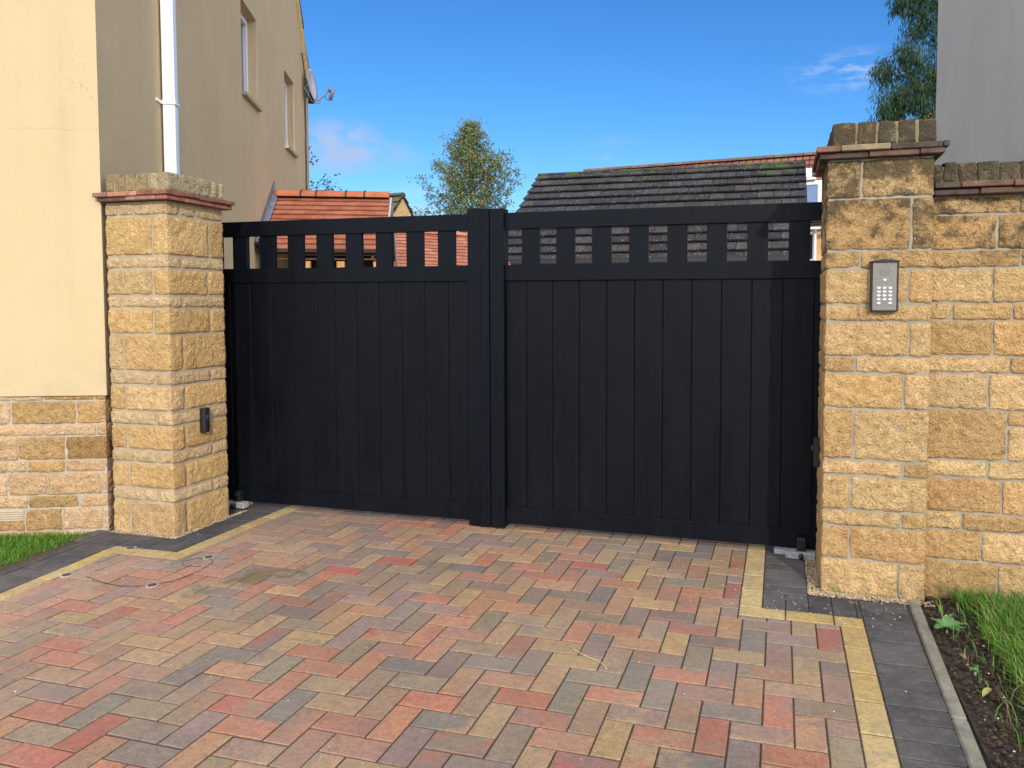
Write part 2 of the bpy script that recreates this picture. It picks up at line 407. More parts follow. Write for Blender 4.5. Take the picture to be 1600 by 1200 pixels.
def creasing(root, x0, x1, y0, y1, z0, z1, cols, seed, mat='brick_tile', over=.055, mort=(.42, .33, .2)):
    """two courses of flat clay tiles laid as a projecting band; the upper oversails the lower"""
    rr = random.Random(seed); mb = MB(); h = (z1 - z0) / 2
    for lvl in (0, 1):
        o = over * (.72 if lvl == 0 else 1.0); a0, a1, b0, b1 = x0 - o, x1 + o, y0 - o, y1 + o
        zA, zB = z0 + lvl * h + .0015, z0 + (lvl + 1) * h - .0015
        w = .215
        def strip(c0, c1, horiz, f0, f1, shift):
            t = c0 - shift * w
            while t < c1:
                u0, u1 = max(t, c0), min(t + w - .004, c1)
                if u1 - u0 > .012:
                    dz = rr.uniform(-.003, .003); do = rr.uniform(-.004, .004)
                    lo = (u0, f0 + (do if f0 < (y0 if horiz else x0) else 0)); hi = (u1, f1)
                    if horiz: mb.box((u0, min(f0, f1) + (do if f0 < y0 else 0), zA + dz), (u1, max(f0, f1) + (0 if f0 < y0 else do), zB + dz), jit(rr.choice(cols), .2, rr), .003)
                    else: mb.box((min(f0, f1), u0, zA + dz), (max(f0, f1), u1, zB + dz), jit(rr.choice(cols), .2, rr), .003)
                t += w
        strip(a0, a1, True, b0, b0 + .14, .5 * lvl)
        strip(a0, a1, True, b1 - .14, b1, .3 + .5 * lvl)
        strip(b0 + .143, b1 - .143, False, a0, a0 + .14, .2 + .5 * lvl)
        strip(b0 + .143, b1 - .143, False, a1 - .14, a1, .5 * lvl)
        mb.box((a0 + .146, b0 + .146, zA), (a1 - .146, b1 - .146, zB), mort)
    mb.build('tile_creasing', mat, root)
def coping(root, x0, x1, y0, y1, z0, z1, joints, joints_side, cols, mat, gap, mcol, seed, side_right=True, name='coping_stones'):
    rr = random.Random(seed); mb = MB(); mo = MB()
    mo.box((x0 + .007, y0 + .007, z0 - .004), (x1 - .007, y1 - .007, z1 - .004), mcol)
    fr = ranges(x0, x1, joints, gap)
    for i, (a, b) in enumerate(fr):
        dz = rr.uniform(-.002, .003)
        last = (i == len(fr) - 1) if side_right else (i == 0)
        dep = (joints_side[0] - gap / 2) if (last and joints_side) else y0 + .21
        mb.stone((a, y0, z0), (b, min(dep, y1), z1 + dz), col=jit(rr.choice(cols), .14, rr), seed=rr.random() * 50, r=.006, amp=.0045, bulge=.001)
        mb.stone((a, y0 + .23, z0), (b, y1, z1 + dz), res=.02, col=jit(rr.choice(cols), .14, rr), seed=rr.random() * 50, r=.014) if not (last and joints_side) else None
    if joints_side:
        js = sorted(joints_side)
        for i in range(len(js)):
            a = js[i] + gap / 2; b = (js[i + 1] - gap / 2) if i + 1 < len(js) else y1
            if side_right: xa, xb = fr[-1][0], x1
            else: xa, xb = x0, fr[0][1]
            mb.stone((xa, a, z0), (xb, b, z1 - .004), col=jit(rr.choice(cols), .14, rr), seed=rr.random() * 50, r=.014)
    mo.build('coping_mortar', 'mortar', root); mb.build(name, mat, root, smooth=True)
REDT = [(.30, .12, .085), (.24, .10, .07), (.36, .16, .11), (.28, .15, .11), (.16, .08, .06)]
DRKT = [(.13, .075, .055), (.10, .065, .05), (.20, .10, .07), (.08, .055, .045), (.17, .07, .055)]
creasing(pl, LX0 + .02, LX1, LY0, LY1, 1.976, 2.033, REDT, 5)
coping(pl, LX0 + .01, LX1 + .015, LY0, LY1, 2.037, 2.14, [-2.114, -2.028, -1.95, -1.866, -1.786], [-.36, -.295], [(.36, .27, .14), (.42, .34, .2), (.30, .23, .12), (.5, .41, .25)], 'stone', .014, (.30, .24, .15), 6)

# ---- right pillar
RX0, RX1, RY0, RY1 = 1.908, 2.366, -.53, -.07
rz = [0, .164, .324, .403, .568, .641, .887, 1.053, 1.133, 1.296, 1.376, 1.542, 1.626, 1.868, 2.047]
rjf = [[2.249], [2.031], [2.256], [2.032], [2.259], [2.04], [2.258], [2.043], [2.275], [2.053], [2.27], [2.059], [2.275], [2.058]]
rjs = [[-.37], [-.20], [-.36], [-.19], [-.37], [-.21], [-.36], [-.18], [-.38], [-.2], [-.37], [-.19], [-.36], [-.2]]
pr = empty('stone_pillar', ((RX0 + RX1) / 2, (RY0 + RY1) / 2, 0), 'orange brown stone gate pillar with a blackened mossy top and steel keypad', 'pillar', 'stone gate pillars')
pillar(pr, RX0, RX1, RY0, RY1, rz, rjf, rjs, False, RST, None, 'stone_weathered', .013, (.32, .275, .205), 11)
creasing(pr, RX0, RX1, RY0, RY1, 2.05, 2.108, DRKT + [(.24, .17, .10)], 8, over=.052)
coping(pr, RX0 + .02, RX1 + .005, RY0, RY1, 2.112, 2.218, [2.033, 2.123, 2.206, 2.293], [-.30, -.18], [(.24, .18, .11), (.17, .13, .08), (.3, .22, .12), (.14, .11, .075)], 'stone_weathered', .012, (.24, .185, .105), 9, side_right=False)

# ---- garden wall to the right of it
WY = -.462; WX0 = 2.37; WX1 = 4.3
gw = empty('garden_wall', ((WX0 + WX1) / 2, WY + .12, 0), 'orange stone boundary wall running right from the keypad pillar, topped by upright coping stones', 'wall')
wz = [-.05, .029, .179, .325, .408, .572, .655, .891, 1.059, 1.139, 1.304, 1.383, 1.543, 1.626, 1.786, 1.87]
wj = [[2.60], [2.684], [2.613], [2.529], [2.694], [2.631], [2.709], [2.627], [2.713], [2.638], [2.467, 2.718], [2.633], [2.745], [2.645], [2.733]]
mb = MB(); mo = MB(); rr = random.Random(21)
mo.box((WX0 - .03, WY + .0045, -.08), (WX1, WY + .24, 1.872), (.32, .275, .205))
for k in range(1, len(wz) - 1 + 0):
    z0, z1 = wz[k] + .007, wz[k + 1] - .007
    if k == 1: z0 = -.06; 
    js = list(wj[k])
    t = js[-1]
    while t < WX1 - .2:
        t += rr.uniform(.18, .33) if z1 - z0 > .1 else rr.uniform(.17, .28); js.append(t)
    js = [q for q in js if q < WX1 - .08]
    for i, (a, b) in enumerate(ranges(WX0 - .005, WX1, js, .014)):
        if k == 6 and i == 1:     # the tall course is split into two stones here
            mb.stone((a, WY, z0), (b, WY + .1, z0 + .15), col=jit(rr.choice(RST), .1, rr), seed=rr.random() * 50, amp=.0065, bulge=.004)
            mb.stone((a, WY, z0 + .164), (b, WY + .1, z1), col=jit(rr.choice(RST), .1, rr), seed=rr.random() * 50, amp=.0065, bulge=.004)
        else:
            mb.stone((a, WY, z0), (b, WY + .1, z1), col=jit(rr.choice(RST), .1, rr), seed=rr.random() * 50, amp=.0065, bulge=.004)
    for i, (a, b) in enumerate(ranges(WX0 - .005, WX1, js, .014)):
        mb.stone((a, WY + .16, z0), (b, WY + .255, z1), res=.05, col=jit(rr.choice(RST), .1, rr), seed=rr.random() * 50)
mo.build('mortar_core', 'mortar', gw); mb.build('stone_blocks', 'stone_weathered', gw, smooth=True)
mb = MB(); rr = random.Random(4)
for lvl in (0, 1):
    t = WX0 - .02 - .08 * lvl
    while t < WX1:
        z = 1.874 + lvl * .027 + rr.uniform(-.003, .003); o = .05 + .016 * lvl + rr.uniform(-.006, .006)
        a = max(t, WX0 + .003)
        mb.box((a, WY - o, z), (t + .208, WY + .25 + o * .7, z + .025), jit(rr.choice(DRKT), .25, rr), .004); t += .212
mb.build('tile_creasing', 'brick_tile', gw)
js = [2.418, 2.479, 2.557, 2.647, 2.731]
while js[-1] < WX1 - .12: js.append(js[-1] + rr.uniform(.075, .095))
mb = MB(); mo = MB(); mo.box((WX0, WY + .012, 1.925), (WX1, WY + .24, 2.008), (.16, .14, .10))
for a, b in ranges(WX0 + .008, WX1, js, .007):
    mb.stone((a, WY + .004, 1.93), (b, WY + .25, 2.022 + rr.uniform(-.004, .005)), col=jit(rr.choice([(.19, .15, .09), (.25, .19, .115), (.15, .12, .08)]), .2, rr), seed=rr.random() * 60, r=.007, amp=.0055)
mo.build('coping_mortar', 'mortar', gw); mb.build('coping_stones', 'stone_weathered', gw, smooth=True)

# =================================================================== GATE LEAVES
def gate_leaf(root, x0, x1, gaps, grooves, meeting, hinge_x):
    """x0<x1 ; rails, pickets between the gaps, grooved boards below"""
    y0, y1 = -.025, .03
    def part(name, boxes, mat='gate', bev=.002):
        m = MB()
        for lo, hi in boxes: m.box(lo, hi, (.02, .02, .02), bev)
        return m.build(name, mat, root)
    part('top_rail', [((x0, y0, 1.827), (x1, y1, 1.925))])
    part('middle_rail', [((x0, y0, 1.517), (x1, y1, 1.612))])
    part('bottom_rail', [((x0, y0, .034), (x1, y1, .136))])
    part('hinge_stile', [((hinge_x[0], y0 + .003, .036), (hinge_x[1], y1 - .003, 1.923))])
    edges = []
    for i in range(len(gaps) - 1): edges.append((gaps[i][1], gaps[i + 1][0]))
    for a, b in edges: part('picket', [((a, y0 + .012, 1.600), (b, y1 - .012, 1.84))], bev=.0015)
    m = MB(); gx = [x0 + .002] + list(grooves) + [x1 - .002]
    for i in range(len(gx) - 1):
        a, b = gx[i] + .0012, gx[i + 1] - .0012
        m.box((a, y0 + .014, .125), (b, y1 - .012, 1.526), (.02, .02, .02), .0024)
    m.box((x0 + .004, y0 + .0215, .13), (x1 - .004, y1 - .0125, 1.52), (.02, .02, .02))
    m.build('board_panel', 'gate_board', root)
    part('meeting_stile', meeting)
gl = empty('gate_leaf', (-1.0, 0, 0), 'left leaf of the black boarded driveway gate, hinged at the pale pillar by the house', 'gate', 'pair of gate leaves')
gaps = [(-1.971 + .217 * i - (0 if i else .0), -1.87 + .2157 * i) for i in range(9)]
gaps = [(-1.971, -1.868), (-1.757, -1.653), (-1.54, -1.437), (-1.323, -1.220), (-1.106, -1.003), (-.889, -.786), (-.673, -.570), (-.457, -.354), (-.241, -.138)]
gl_grooves = [-1.9 + .1615 * i for i in range(11)]
gate_leaf(gl, -2.04, -.137, gaps, gl_grooves, [((-.138, -.05, .012), (-.052, .034, 1.955)), ((-.0515, -.056, .012), (.0035, .02, 1.951))], (-2.04, -1.972))
gr = empty('gate_leaf', (1.0, 0, 0), 'right leaf of the black boarded driveway gate, hinged at the orange keypad pillar', 'gate', 'pair of gate leaves')
gaps = [(.096, .198), (.309, .415), (.526, .634), (.746, .855), (.967, 1.076), (1.188, 1.298), (1.409, 1.519), (1.631, 1.741), (1.853, 1.93)]
gr_grooves = [.227 + .1652 * i for i in range(11)]
gate_leaf(gr, .095, 1.99, gaps, gr_grooves, [((.0075, -.05, .012), (.096, .034, 1.949))], (1.93, 1.99))

# hinge shoes at the foot of both leaves
def shoe(x0, x1, kx, label, y=-.075):
    e = empty('hinge_shoe', ((x0 + x1) / 2, y, 0), label, 'hinge', 'hinge shoes under the gate')
    m = MB(); m.box((x0 + .01, y - .02, .002), (x1, y + .035, .040), (.4, .4, .4), .003); m.box((x0 - .05, y + .036, .002), (x1 - .02, y + .1, .028), (.4, .4, .4), .003)
    m.build('channel', 'galv', e)
    m = MB(); m.tube([(kx, y - .018, .022), (kx, y - .04, .022)], .014, 10); m.tube([(kx, y - .04, .022), (kx, y - .048, .022)], .009, 8); m.build('bolt_head', 'black', e, True)
    m = MB(); m.box((kx - .022, y - .0, .042), (kx + .025, y + .04, .110), (.02,) * 3, .003); m.tube([(kx - .002, y + .001, .085), (kx - .002, y - .012, .085)], .012, 8)
    m.build('pivot_bracket', 'black', e)
shoe(-1.92, -1.755, -1.828, 'grey metal hinge shoe with black bolt, on the dark blocks beside the pale pillar')
shoe(1.735, 1.9, 1.825, 'grey metal hinge shoe with black bolt, on the dark blocks beside the keypad pillar', -.10)

# =================================================================== DEVICES
# keypad, tilted slightly as the stone face is
kp = empty('entry_keypad', (2.162, -.56, 1.345), 'steel gate intercom keypad in a black hood, fixed on the right stone pillar', 'keypad')
KX0, KX1, KZ0, KZ1, KY = 2.108, 2.215, 1.348, 1.572, -.568
m = MB()
m.box((KX0 - .006, KY + .004, KZ0 - .006), (KX0 + .001, -.525, KZ1 + .004), (.02,) * 3, .002)
m.box((KX1 - .001, KY + .004, KZ0 - .004), (KX1 + .006, -.525, KZ1 + .004), (.02,) * 3, .002)
m.box((KX0 + .0015, KY + .006, KZ0 - .006), (KX1 - .0015, -.525, KZ0 - .0005), (.02,) * 3, .001)
n = 12; poly = []
top = []
for i in range(n + 1):
    u = i / n; x = KX0 - .008 + (KX1 - KX0 + .016) * u; top.append((x, KZ1 + .003 + .008 * math.sin(math.pi * u)))
poly = [(KX0 - .008, KZ1 - .002)] + top + [(KX1 + .008, KZ1 - .002)]
m.prism([(x, z) for x, z in poly], -.522, KY - .008, (.02,) * 3, xf=lambda p: V((p.x, p.z, p.y)))
m.build('hood', 'black', kp)
m = MB(); m.box((KX0 + .0015, KY, KZ0), (KX1 - .0015, -.53, KZ1 - .0025), (.4,) * 3, .002); fp = m.build('face_plate', 'steel', kp)
cx, cz = (KX0 + KX1) / 2, 1.53
def ring(m, cx, cz, r, a0, a1, th, n=28):
    m.tube([(cx + r * math.cos(a0 + (a1 - a0) * i / n), KY - .0004, cz + r * math.sin(a0 + (a1 - a0) * i / n)) for i in range(n + 1)], th, 5)
m = MB(); ring(m, cx, cz, .023, 0, 2 * math.pi, .0011); ring(m, cx, cz, .0195, 0, 2 * math.pi, .0006)
ring(m, cx - .005, cz, .0075, math.pi * .35, math.pi * 1.65, .0012, 12); ring(m, cx + .006, cz, .0075, math.pi * .35, math.pi * 1.65, .0012, 12); ring(m, cx + .006, cz, .004, -1.2, 1.2, .001, 8)
m.build('speaker_mark', 'lead', kp)
def oval(m, x, z, w, h, d=.003):
    n = 14; vs = [(x + w * math.cos(2 * math.pi * i / n), KY, z + h * math.sin(2 * math.pi * i / n)) for i in range(n)]
    vs += [(x + w * .85 * math.cos(2 * math.pi * i / n), KY - d, z + h * .85 * math.sin(2 * math.pi * i / n)) for i in range(n)]
    m.add(vs, [tuple(range(n, 2 * n))] + [(i, n + i, n + (i + 1) % n, (i + 1) % n) for i in range(n)], (.7,) * 3)
m = MB(); oval(m, cx, 1.489, .0075, .005); m.build('call_button', 'key', kp)
for r_ in range(5):
    for c_ in range(3):
        if r_ == 4 and c_ == 1: continue
        m = MB(); oval(m, cx + (c_ - 1) * .0245, 1.452 - r_ * .0175, .0085, .0055); m.build('key_button', 'key', kp)
m = MB(); m.tube([(KX1 - .012, KY, KZ0 + .008), (KX1 - .012, KY - .001, KZ0 + .008)], .0025, 8); m.box((KX1 - .038, KY - .0006, KZ0 + .006), (KX1 - .02, KY, KZ0 + .010), (.1,) * 3)
m.build('screw', 'lead', kp)

def photocell(x, y, z, s, label):
    e = empty('gate_sensor', (x, y, z), label, 'sensor', 'gate safety sensors'); w, h, d = .027, .145, .036
    m = MB(); n = 10; poly = [(0, -w), (d * .55 * s, -w)] + [(s * (d * .55 + d * .45 * math.sin(math.pi * i / n)), -w * math.cos(math.pi * i / n)) for i in range(1, n)] + [(d * .55 * s, w), (0, w)]
    if s < 0: poly = poly[::-1]
    m.prism(poly, z, z + h, (.02,) * 3, xf=lambda p: V((x + p.x, y + p.y, p.z)))
    m.build('casing', 'black', e)
    m = MB(); m.box((x + s * d * .9 if s > 0 else x - d - .004, y - .012, z + .075), (x + d + .004 if s > 0 else x - d * .9, y + .012, z + .105), (.05,) * 3, .002); m.build('lens', 'glass', e)
    m = MB(); m.box((min(x, x + s * d * .7), y - w * .9, z - .006), (max(x, x + s * d * .7), y + w * .9, z - .0005), (.02,) * 3, .001); m.build('bottom_cap', 'black', e)
photocell(-1.733, -.456, .59, 1, 'black safety sensor box fixed on the pale left pillar')
photocell(1.906, -.24, .545, -1, 'black safety sensor box on the inner face of the keypad pillar')

# =================================================================== HOUSE ON THE LEFT
hs = empty('cream_house', HC, 'tall cream rendered house on the left with a stone plinth and white downpipe', 'house')
EZ = 4.72; RS = 3.565; RZ = EZ + RS * 1.07; SL = 7.13; FL = 6.0; PZ = .826
def rake(s_): return EZ + (s_ if s_ < RS else SL - s_) * 1.07
wins = [(3.27, 3.92, 3.557, 4.50), (5.37, 5.995, 3.45, 4.42)]
m = MB(); C0 = (.8, .6, .35)
def sq(p): m.add(p, [tuple(range(len(p)))], C0)
cuts = [0, 3.27, RS, 3.92, 5.37, 5.995, SL]
for a, b in zip(cuts[:-1], cuts[1:]):
    w = [q for q in wins if q[0] <= a + 1e-6 and q[1] >= b - 1e-6]
    zb = PZ
    if w:
        z0, z1 = w[0][2], w[0][3]
        sq([HS(a, zb), HS(b, zb), HS(b, z0), HS(a, z0)]); zb = z1
    sq([HS(a, zb), HS(b, zb), HS(b, rake(b)), HS(a, rake(a))])
for a, b, z0, z1 in wins:          # reveals
    d = -.14
    sq([HS(b, z0), HS(b, z0, d), HS(b, z1, d), HS(b, z1)]); sq([HS(a, z0, d), HS(a, z0), HS(a, z1), HS(a, z1, d)])
    sq([HS(a, z1, d), HS(a, z1), HS(b, z1), HS(b, z1, d)]); sq([HS(a, z0), HS(a, z0, d), HS(b, z0, d), HS(b, z0)])
sq([HF(0, PZ), HF(0, EZ), HF(FL, EZ), HF(FL, PZ)])
BK = HS(SL, 0) + FD * FL
sq([HS(SL, 0), BK, BK + V((0, 0, EZ)), HS(SL, EZ)])
sq([HF(FL, 0), HF(FL, EZ), HS(RS, RZ) + FD * FL, BK + V((0, 0, EZ)), BK])
# drip edge of the render over the plinth
e1 = HF(0, PZ); 
sq([HF(0, PZ), HF(FL, PZ), HF(FL, PZ, -.03), HF(-.0, PZ) - SN * .03 - FN * .03])
sq([HS(0, PZ), HF(0, PZ) - SN * .03 - FN * .03, HS(SL, PZ, -.03), HS(SL, PZ)])
m.build('rendered_wall', 'render', hs)
# plinth
m = MB(); mo = MB(); rr = random.Random(31)
pz = [-.09, 0, .07, .143, .221, .361, .435, .58, .652, .795, PZ]
pz = [-.09, .005, .143, .221, .361, .435, .58, .652, .795, PZ + .004]
pj = [[.30], [.049, .282, .495], [.182, .471], [.054, .358, .583], [.257, .473], [.25], [.072, .369], [.185, .552], [.081, .367]]
fxf = lambda p: HC + FD * p.x - FN * p.y + V((0, 0, p.z))      # x along the front, y into the wall
sxf = lambda p: HC + SD * p.x - SN * p.y + V((0, 0, p.z))
REC = .016
for k in range(len(pz) - 1):
    z0, z1 = pz[k] + .006, pz[k + 1] - .006
    js = list(pj[k]); t = js[-1]
    while t < 3.4:
        t += rr.uniform(.2, .42); js.append(t)
    for i, (a, b) in enumerate(ranges(REC + .004, 3.8, js, .013)):
        zz0 = z0
        if k == 1 and .49 < a < .6: zz0 = z0; 
        c = jit(rr.choice(PST), .1, rr)
        if k == 5 and i == 0: c = (.40, .23, .085)
        if k == 1 and i == 3:       # shortened below/above for the air vent
            m.stone((a, REC, z0), (b, REC + .1, z0 + .058), col=c, seed=rr.random() * 50, xf=fxf); continue
        if k == 0 and False: pass
        m.stone((a, REC, z0), (b, REC + (.1 if i else .0) + (0 if i else .19), z1), col=c, seed=rr.random() * 50, xf=fxf, amp=.006)
    js = [.20 + .1 * (k % 2)]
    while js[-1] < 6.6: js.append(js[-1] + rr.uniform(.22, .42))
    for i, (a, b) in enumerate(ranges(.20 + (.0), SL, js[1:] if k % 2 == 0 else js, .013)):
        m.stone((a, REC, z0), (b, REC + .1, z1), res=.03 if i > 1 else .016, col=jit(rr.choice(PST), .12, rr), seed=rr.random() * 50, xf=sxf)
def block(mm, a0, a1, d0, d1, z0, z1, c, xf): mm.box((a0, d0, z0), (a1, d1, z1), c, 0, xf)
block(mo, REC + .004, 3.8, REC + .004, .3, -.1, PZ - .001, (.42, .35, .27), fxf)
block(mo, .3, SL, REC + .01, .3, -.1, PZ - .001, (.36, .30, .22), sxf)
mo.build('plinth_mortar', 'mortar', hs); m.build('plinth_stones', 'stone', hs, smooth=True)
# air vent
m = MB()
for i in range(5): m.box((.5, REC - .004, .072 + i * .0135), (.716, REC + .03, .081 + i * .0135), (.5,) * 3, .001, fxf)
m.box((.497, REC, .066), (.5, REC + .05, .140), (.5,) * 3, 0, fxf); m.box((.716, REC, .066), (.719, REC + .05, .140), (.5,) * 3, 0, fxf)
m.build('air_vent', simple('vent_buff', (.5, .4, .28), .7, var=.1), hs)
# windows
for wi, (a, b, z0, z1) in enumerate(wins):
    d0, d1 = -.14, -.095
    fr = MB(); w = .05
    for (s0, s1, za, zb) in ((a, a + w, z0, z1), (b - w, b, z0, z1), (a + w, b - w, z1 - w, z1), (a + w, b - w, z0, z0 + w)):
        fr.box((s0, -d1, za), (s1, -d0 + .01, zb), (.8,) * 3, .004, sxf)
    for (s0, s1, za, zb) in ((a + w + .002, a + w + .035, z0 + w + .002, z1 - w - .002), (b - w - .035, b - w - .002, z0 + w + .002, z1 - w - .002), (a + w + .037, b - w - .037, z1 - w - .037, z1 - w - .002), (a + w + .037, b - w - .037, z0 + w + .002, z0 + w + .037)):
        fr.box((s0, -d1 - .014, za), (s1, -d0, zb), (.8,) * 3, .004, sxf)
    win = fr.build('window', 'white', hs)
    g = MB(); g.box((a + w, -d1 + .028, z0 + w), (b - w, -d1 + .034, z1 - w), (.05,) * 3, 0, sxf); g.build('pane', 'glass', win)
    g = MB(); g.box((a - .02, -.045, z0 - .045), (b + .03, .13, z0 - .002), (.4,) * 3, .004, sxf); g.build('sill', 'sill', win)
    if wi == 1:
        g = MB(); g.box((a + .035, -d1 - .028, (z0 + z1) / 2 - .06), (a + .06, -d1 - .0005, (z0 + z1) / 2), (.8,) * 3, .003, sxf); g.build('handle', 'white', win)
# roof: two tiled slopes with mortared verge
m = MB(); vg = MB(); rr = random.Random(2)
def slope(sgn):
    ncr = 14; dl = math.hypot(RS, RS * 1.07); g = (dl + .3) / ncr
    for i in range(ncr):
        u0 = i * g; u1 = (i + 1) * g + .02
        k = 1 / math.hypot(1, 1.07)
        s0 = (RS + u0 * k) if sgn > 0 else (RS - u0 * k); s1 = (RS + u1 * k) if sgn > 0 else (RS - u1 * k)
        zz0 = RZ - u0 * k * 1.07; zz1 = RZ - u1 * k * 1.07
        nz = k; ns = 1.07 * k * sgn
        P4 = []
        for (s_, z_, th) in ((s0, zz0, .035), (s1, zz1, .07), (s1, zz1, .03), (s0, zz0, .012)):
            P4.append((s_ + ns * th, z_ + nz * th))
        o = .05 + rr.uniform(-.012, .012)
        a = [HS(p[0], p[1], o) for p in P4]; b = [HS(p[0], p[1]) + FD * (FL + .1) for p in P4]
        m.add(a + b, [(0, 1, 2, 3), (7, 6, 5, 4), (0, 4, 5, 1), (1, 5, 6, 2), (2, 6, 7, 3), (3, 7, 4, 0)], (.06, .05, .05))
    p = []
    ln = dl + .12; k = 1 / math.hypot(1, 1.07)
    for u in (0, ln):
        s_ = RS + sgn * u * k; z_ = RZ - u * k * 1.07
        for th in (-.02, .012): p.append((s_ + 1.07 * k * sgn * th, z_ + k * th))
    vs = [HS(q[0], q[1], .045) for q in p] + [HS(q[0], q[1], .001) for q in p]
    vg.add(vs, [(0, 2, 3, 1), (4, 5, 7, 6), (0, 4, 6, 2), (1, 3, 7, 5), (0, 1, 5, 4), (2, 6, 7, 3)], (.5,) * 3)
slope(1); slope(-1)
rf = m.build('roof', 'roof_slate', hs); vg.build('verge', simple('verge_mortar', (.55, .43, .2), .9, var=.2, nscale=15), rf)
# downpipe
dp = MB(); dp.box((1.0, -.095, .05), (1.075, -.012, 4.7), (.8,) * 3, .006, sxf); pipe = dp.build('downpipe', 'white', hs)
for z in (1.0, 2.82, 4.4):
    c = MB(); c.box((.992, -.103, z), (1.083, -.006, z + .028), (.8,) * 3, .003, sxf); c.box((.9, -.012, z + .0), (.991, -.002, z + .022), (.8,) * 3, .002, sxf); c.build('pipe_clip', 'white', pipe)
# aerial cable
c = MB(); pts = []
for i in range(26):
    z = 4.75 - i * .16; pts.append(HS(6.80 + .012 * math.sin(i * 1.7), z, .012))
c.tube(pts, .011, 6); c.tube([HS(6.55, 5.02, .015), HS(6.62, 4.95, .02), HS(6.80, 4.72, .02)], .008, 5); c.build('aerial_cable', 'rubber', hs)

# satellite dish on the gable
sd0 = HS(6.92, 4.55, .02)
sat = empty('satellite_dish', sd0, 'grey satellite dish with arm, fixed high at the far end of the house gable', 'satellite dish')
Cc = V((-5.06, 5.44, 4.63)); ax = V((.80, -.12, .22)).normalized()
ax = V((.93, .30, .12)).normalized()
u = ax.cross(V((0, 0, 1))).normalized(); w = u.cross(ax).normalized()
m = MB(); n = 24; rings_ = 5; Rr = .21; vs = [Cc - ax * .045]; fs = []
for i in range(1, rings_ + 1):
    for k in range(n):
        t = i / rings_; vs.append(Cc + (u * math.cos(2 * math.pi * k / n) * .92 + w * math.sin(2 * math.pi * k / n) * 1.12) * Rr * t - ax * .045 * (1 - t * t))
for k in range(n): fs.append((0, 1 + k, 1 + (k + 1) % n))
for i in range(rings_ - 1):
    for k in range(n): fs.append((1 + i * n + k, 1 + (i + 1) * n + k, 1 + (i + 1) * n + (k + 1) % n, 1 + i * n + (k + 1) % n))
N0 = len(vs); vs += [p - ax * .006 for p in vs]; fs += [tuple(q + N0 for q in f[::-1]) for f in fs]
for k in range(n):
    a = 1 + (rings_ - 1) * n + k; b = 1 + (rings_ - 1) * n + (k + 1) % n; fs.append((a, a + N0, b + N0, b))
m.add(vs, fs, (.4,) * 3); m.build('reflector', 'dish', sat, True)
low = Cc - w * .235; lnb = V((-4.80, 5.50, 4.50))
m = MB(); m.tube([low - ax * .05, low + ax * .05, lnb + V((-.02, 0, .05))], .012, 6); m.tube([Cc - ax * .05, Cc - ax * .14, low - ax * .05], .012, 6)
m.tube([low, low + V((-.01, 0, -.03)), low + V((.05, 0, -.045)), low + V((.1, 0, -.01))], .009, 6)
m.build('feed_arm', 'lead', sat, True)
m = MB(); m.tube([lnb + V((-.025, 0, .06)), lnb + V((.0, 0, .045))], .032, 10)
dirn = V((-.05, 0, -.13)).normalized(); m.tube([lnb + V((.045, 0, .055)), lnb + V((.045, 0, .055)) + dirn * .05, lnb + V((.045, 0, .055)) + dirn * .16], .028, 8); m.tube([lnb + V((-.01, 0, .05)), lnb + V((.05, 0, .05))], .02, 8)
m.build('feed_horn', 'lead', sat, True)
m = MB(); m.tube([lnb + V((0, 0, -.08)), lnb + V((-.04, 0, -.105)), lnb + V((-.085, 0, -.07)), lnb + V((-.1, 0, .0))], .004, 5); m.build('cable', 'rubber', sat)
m = MB(); m.tube([HS(6.9, 4.55, .0), HS(6.9, 4.55, .12), Cc - ax * .1], .016, 8); m.tube([HS(6.9, 4.70, .0), HS(6.9, 4.66, .10), Cc - ax * .1], .01, 6); m.box(tuple(HS(6.9, 4.48, .0) - V((.03, .03, 0))), tuple(HS(6.9, 4.75, .0) + V((.03, .03, 0))), (.1,) * 3); m.build('wall_bracket', 'lead', sat)

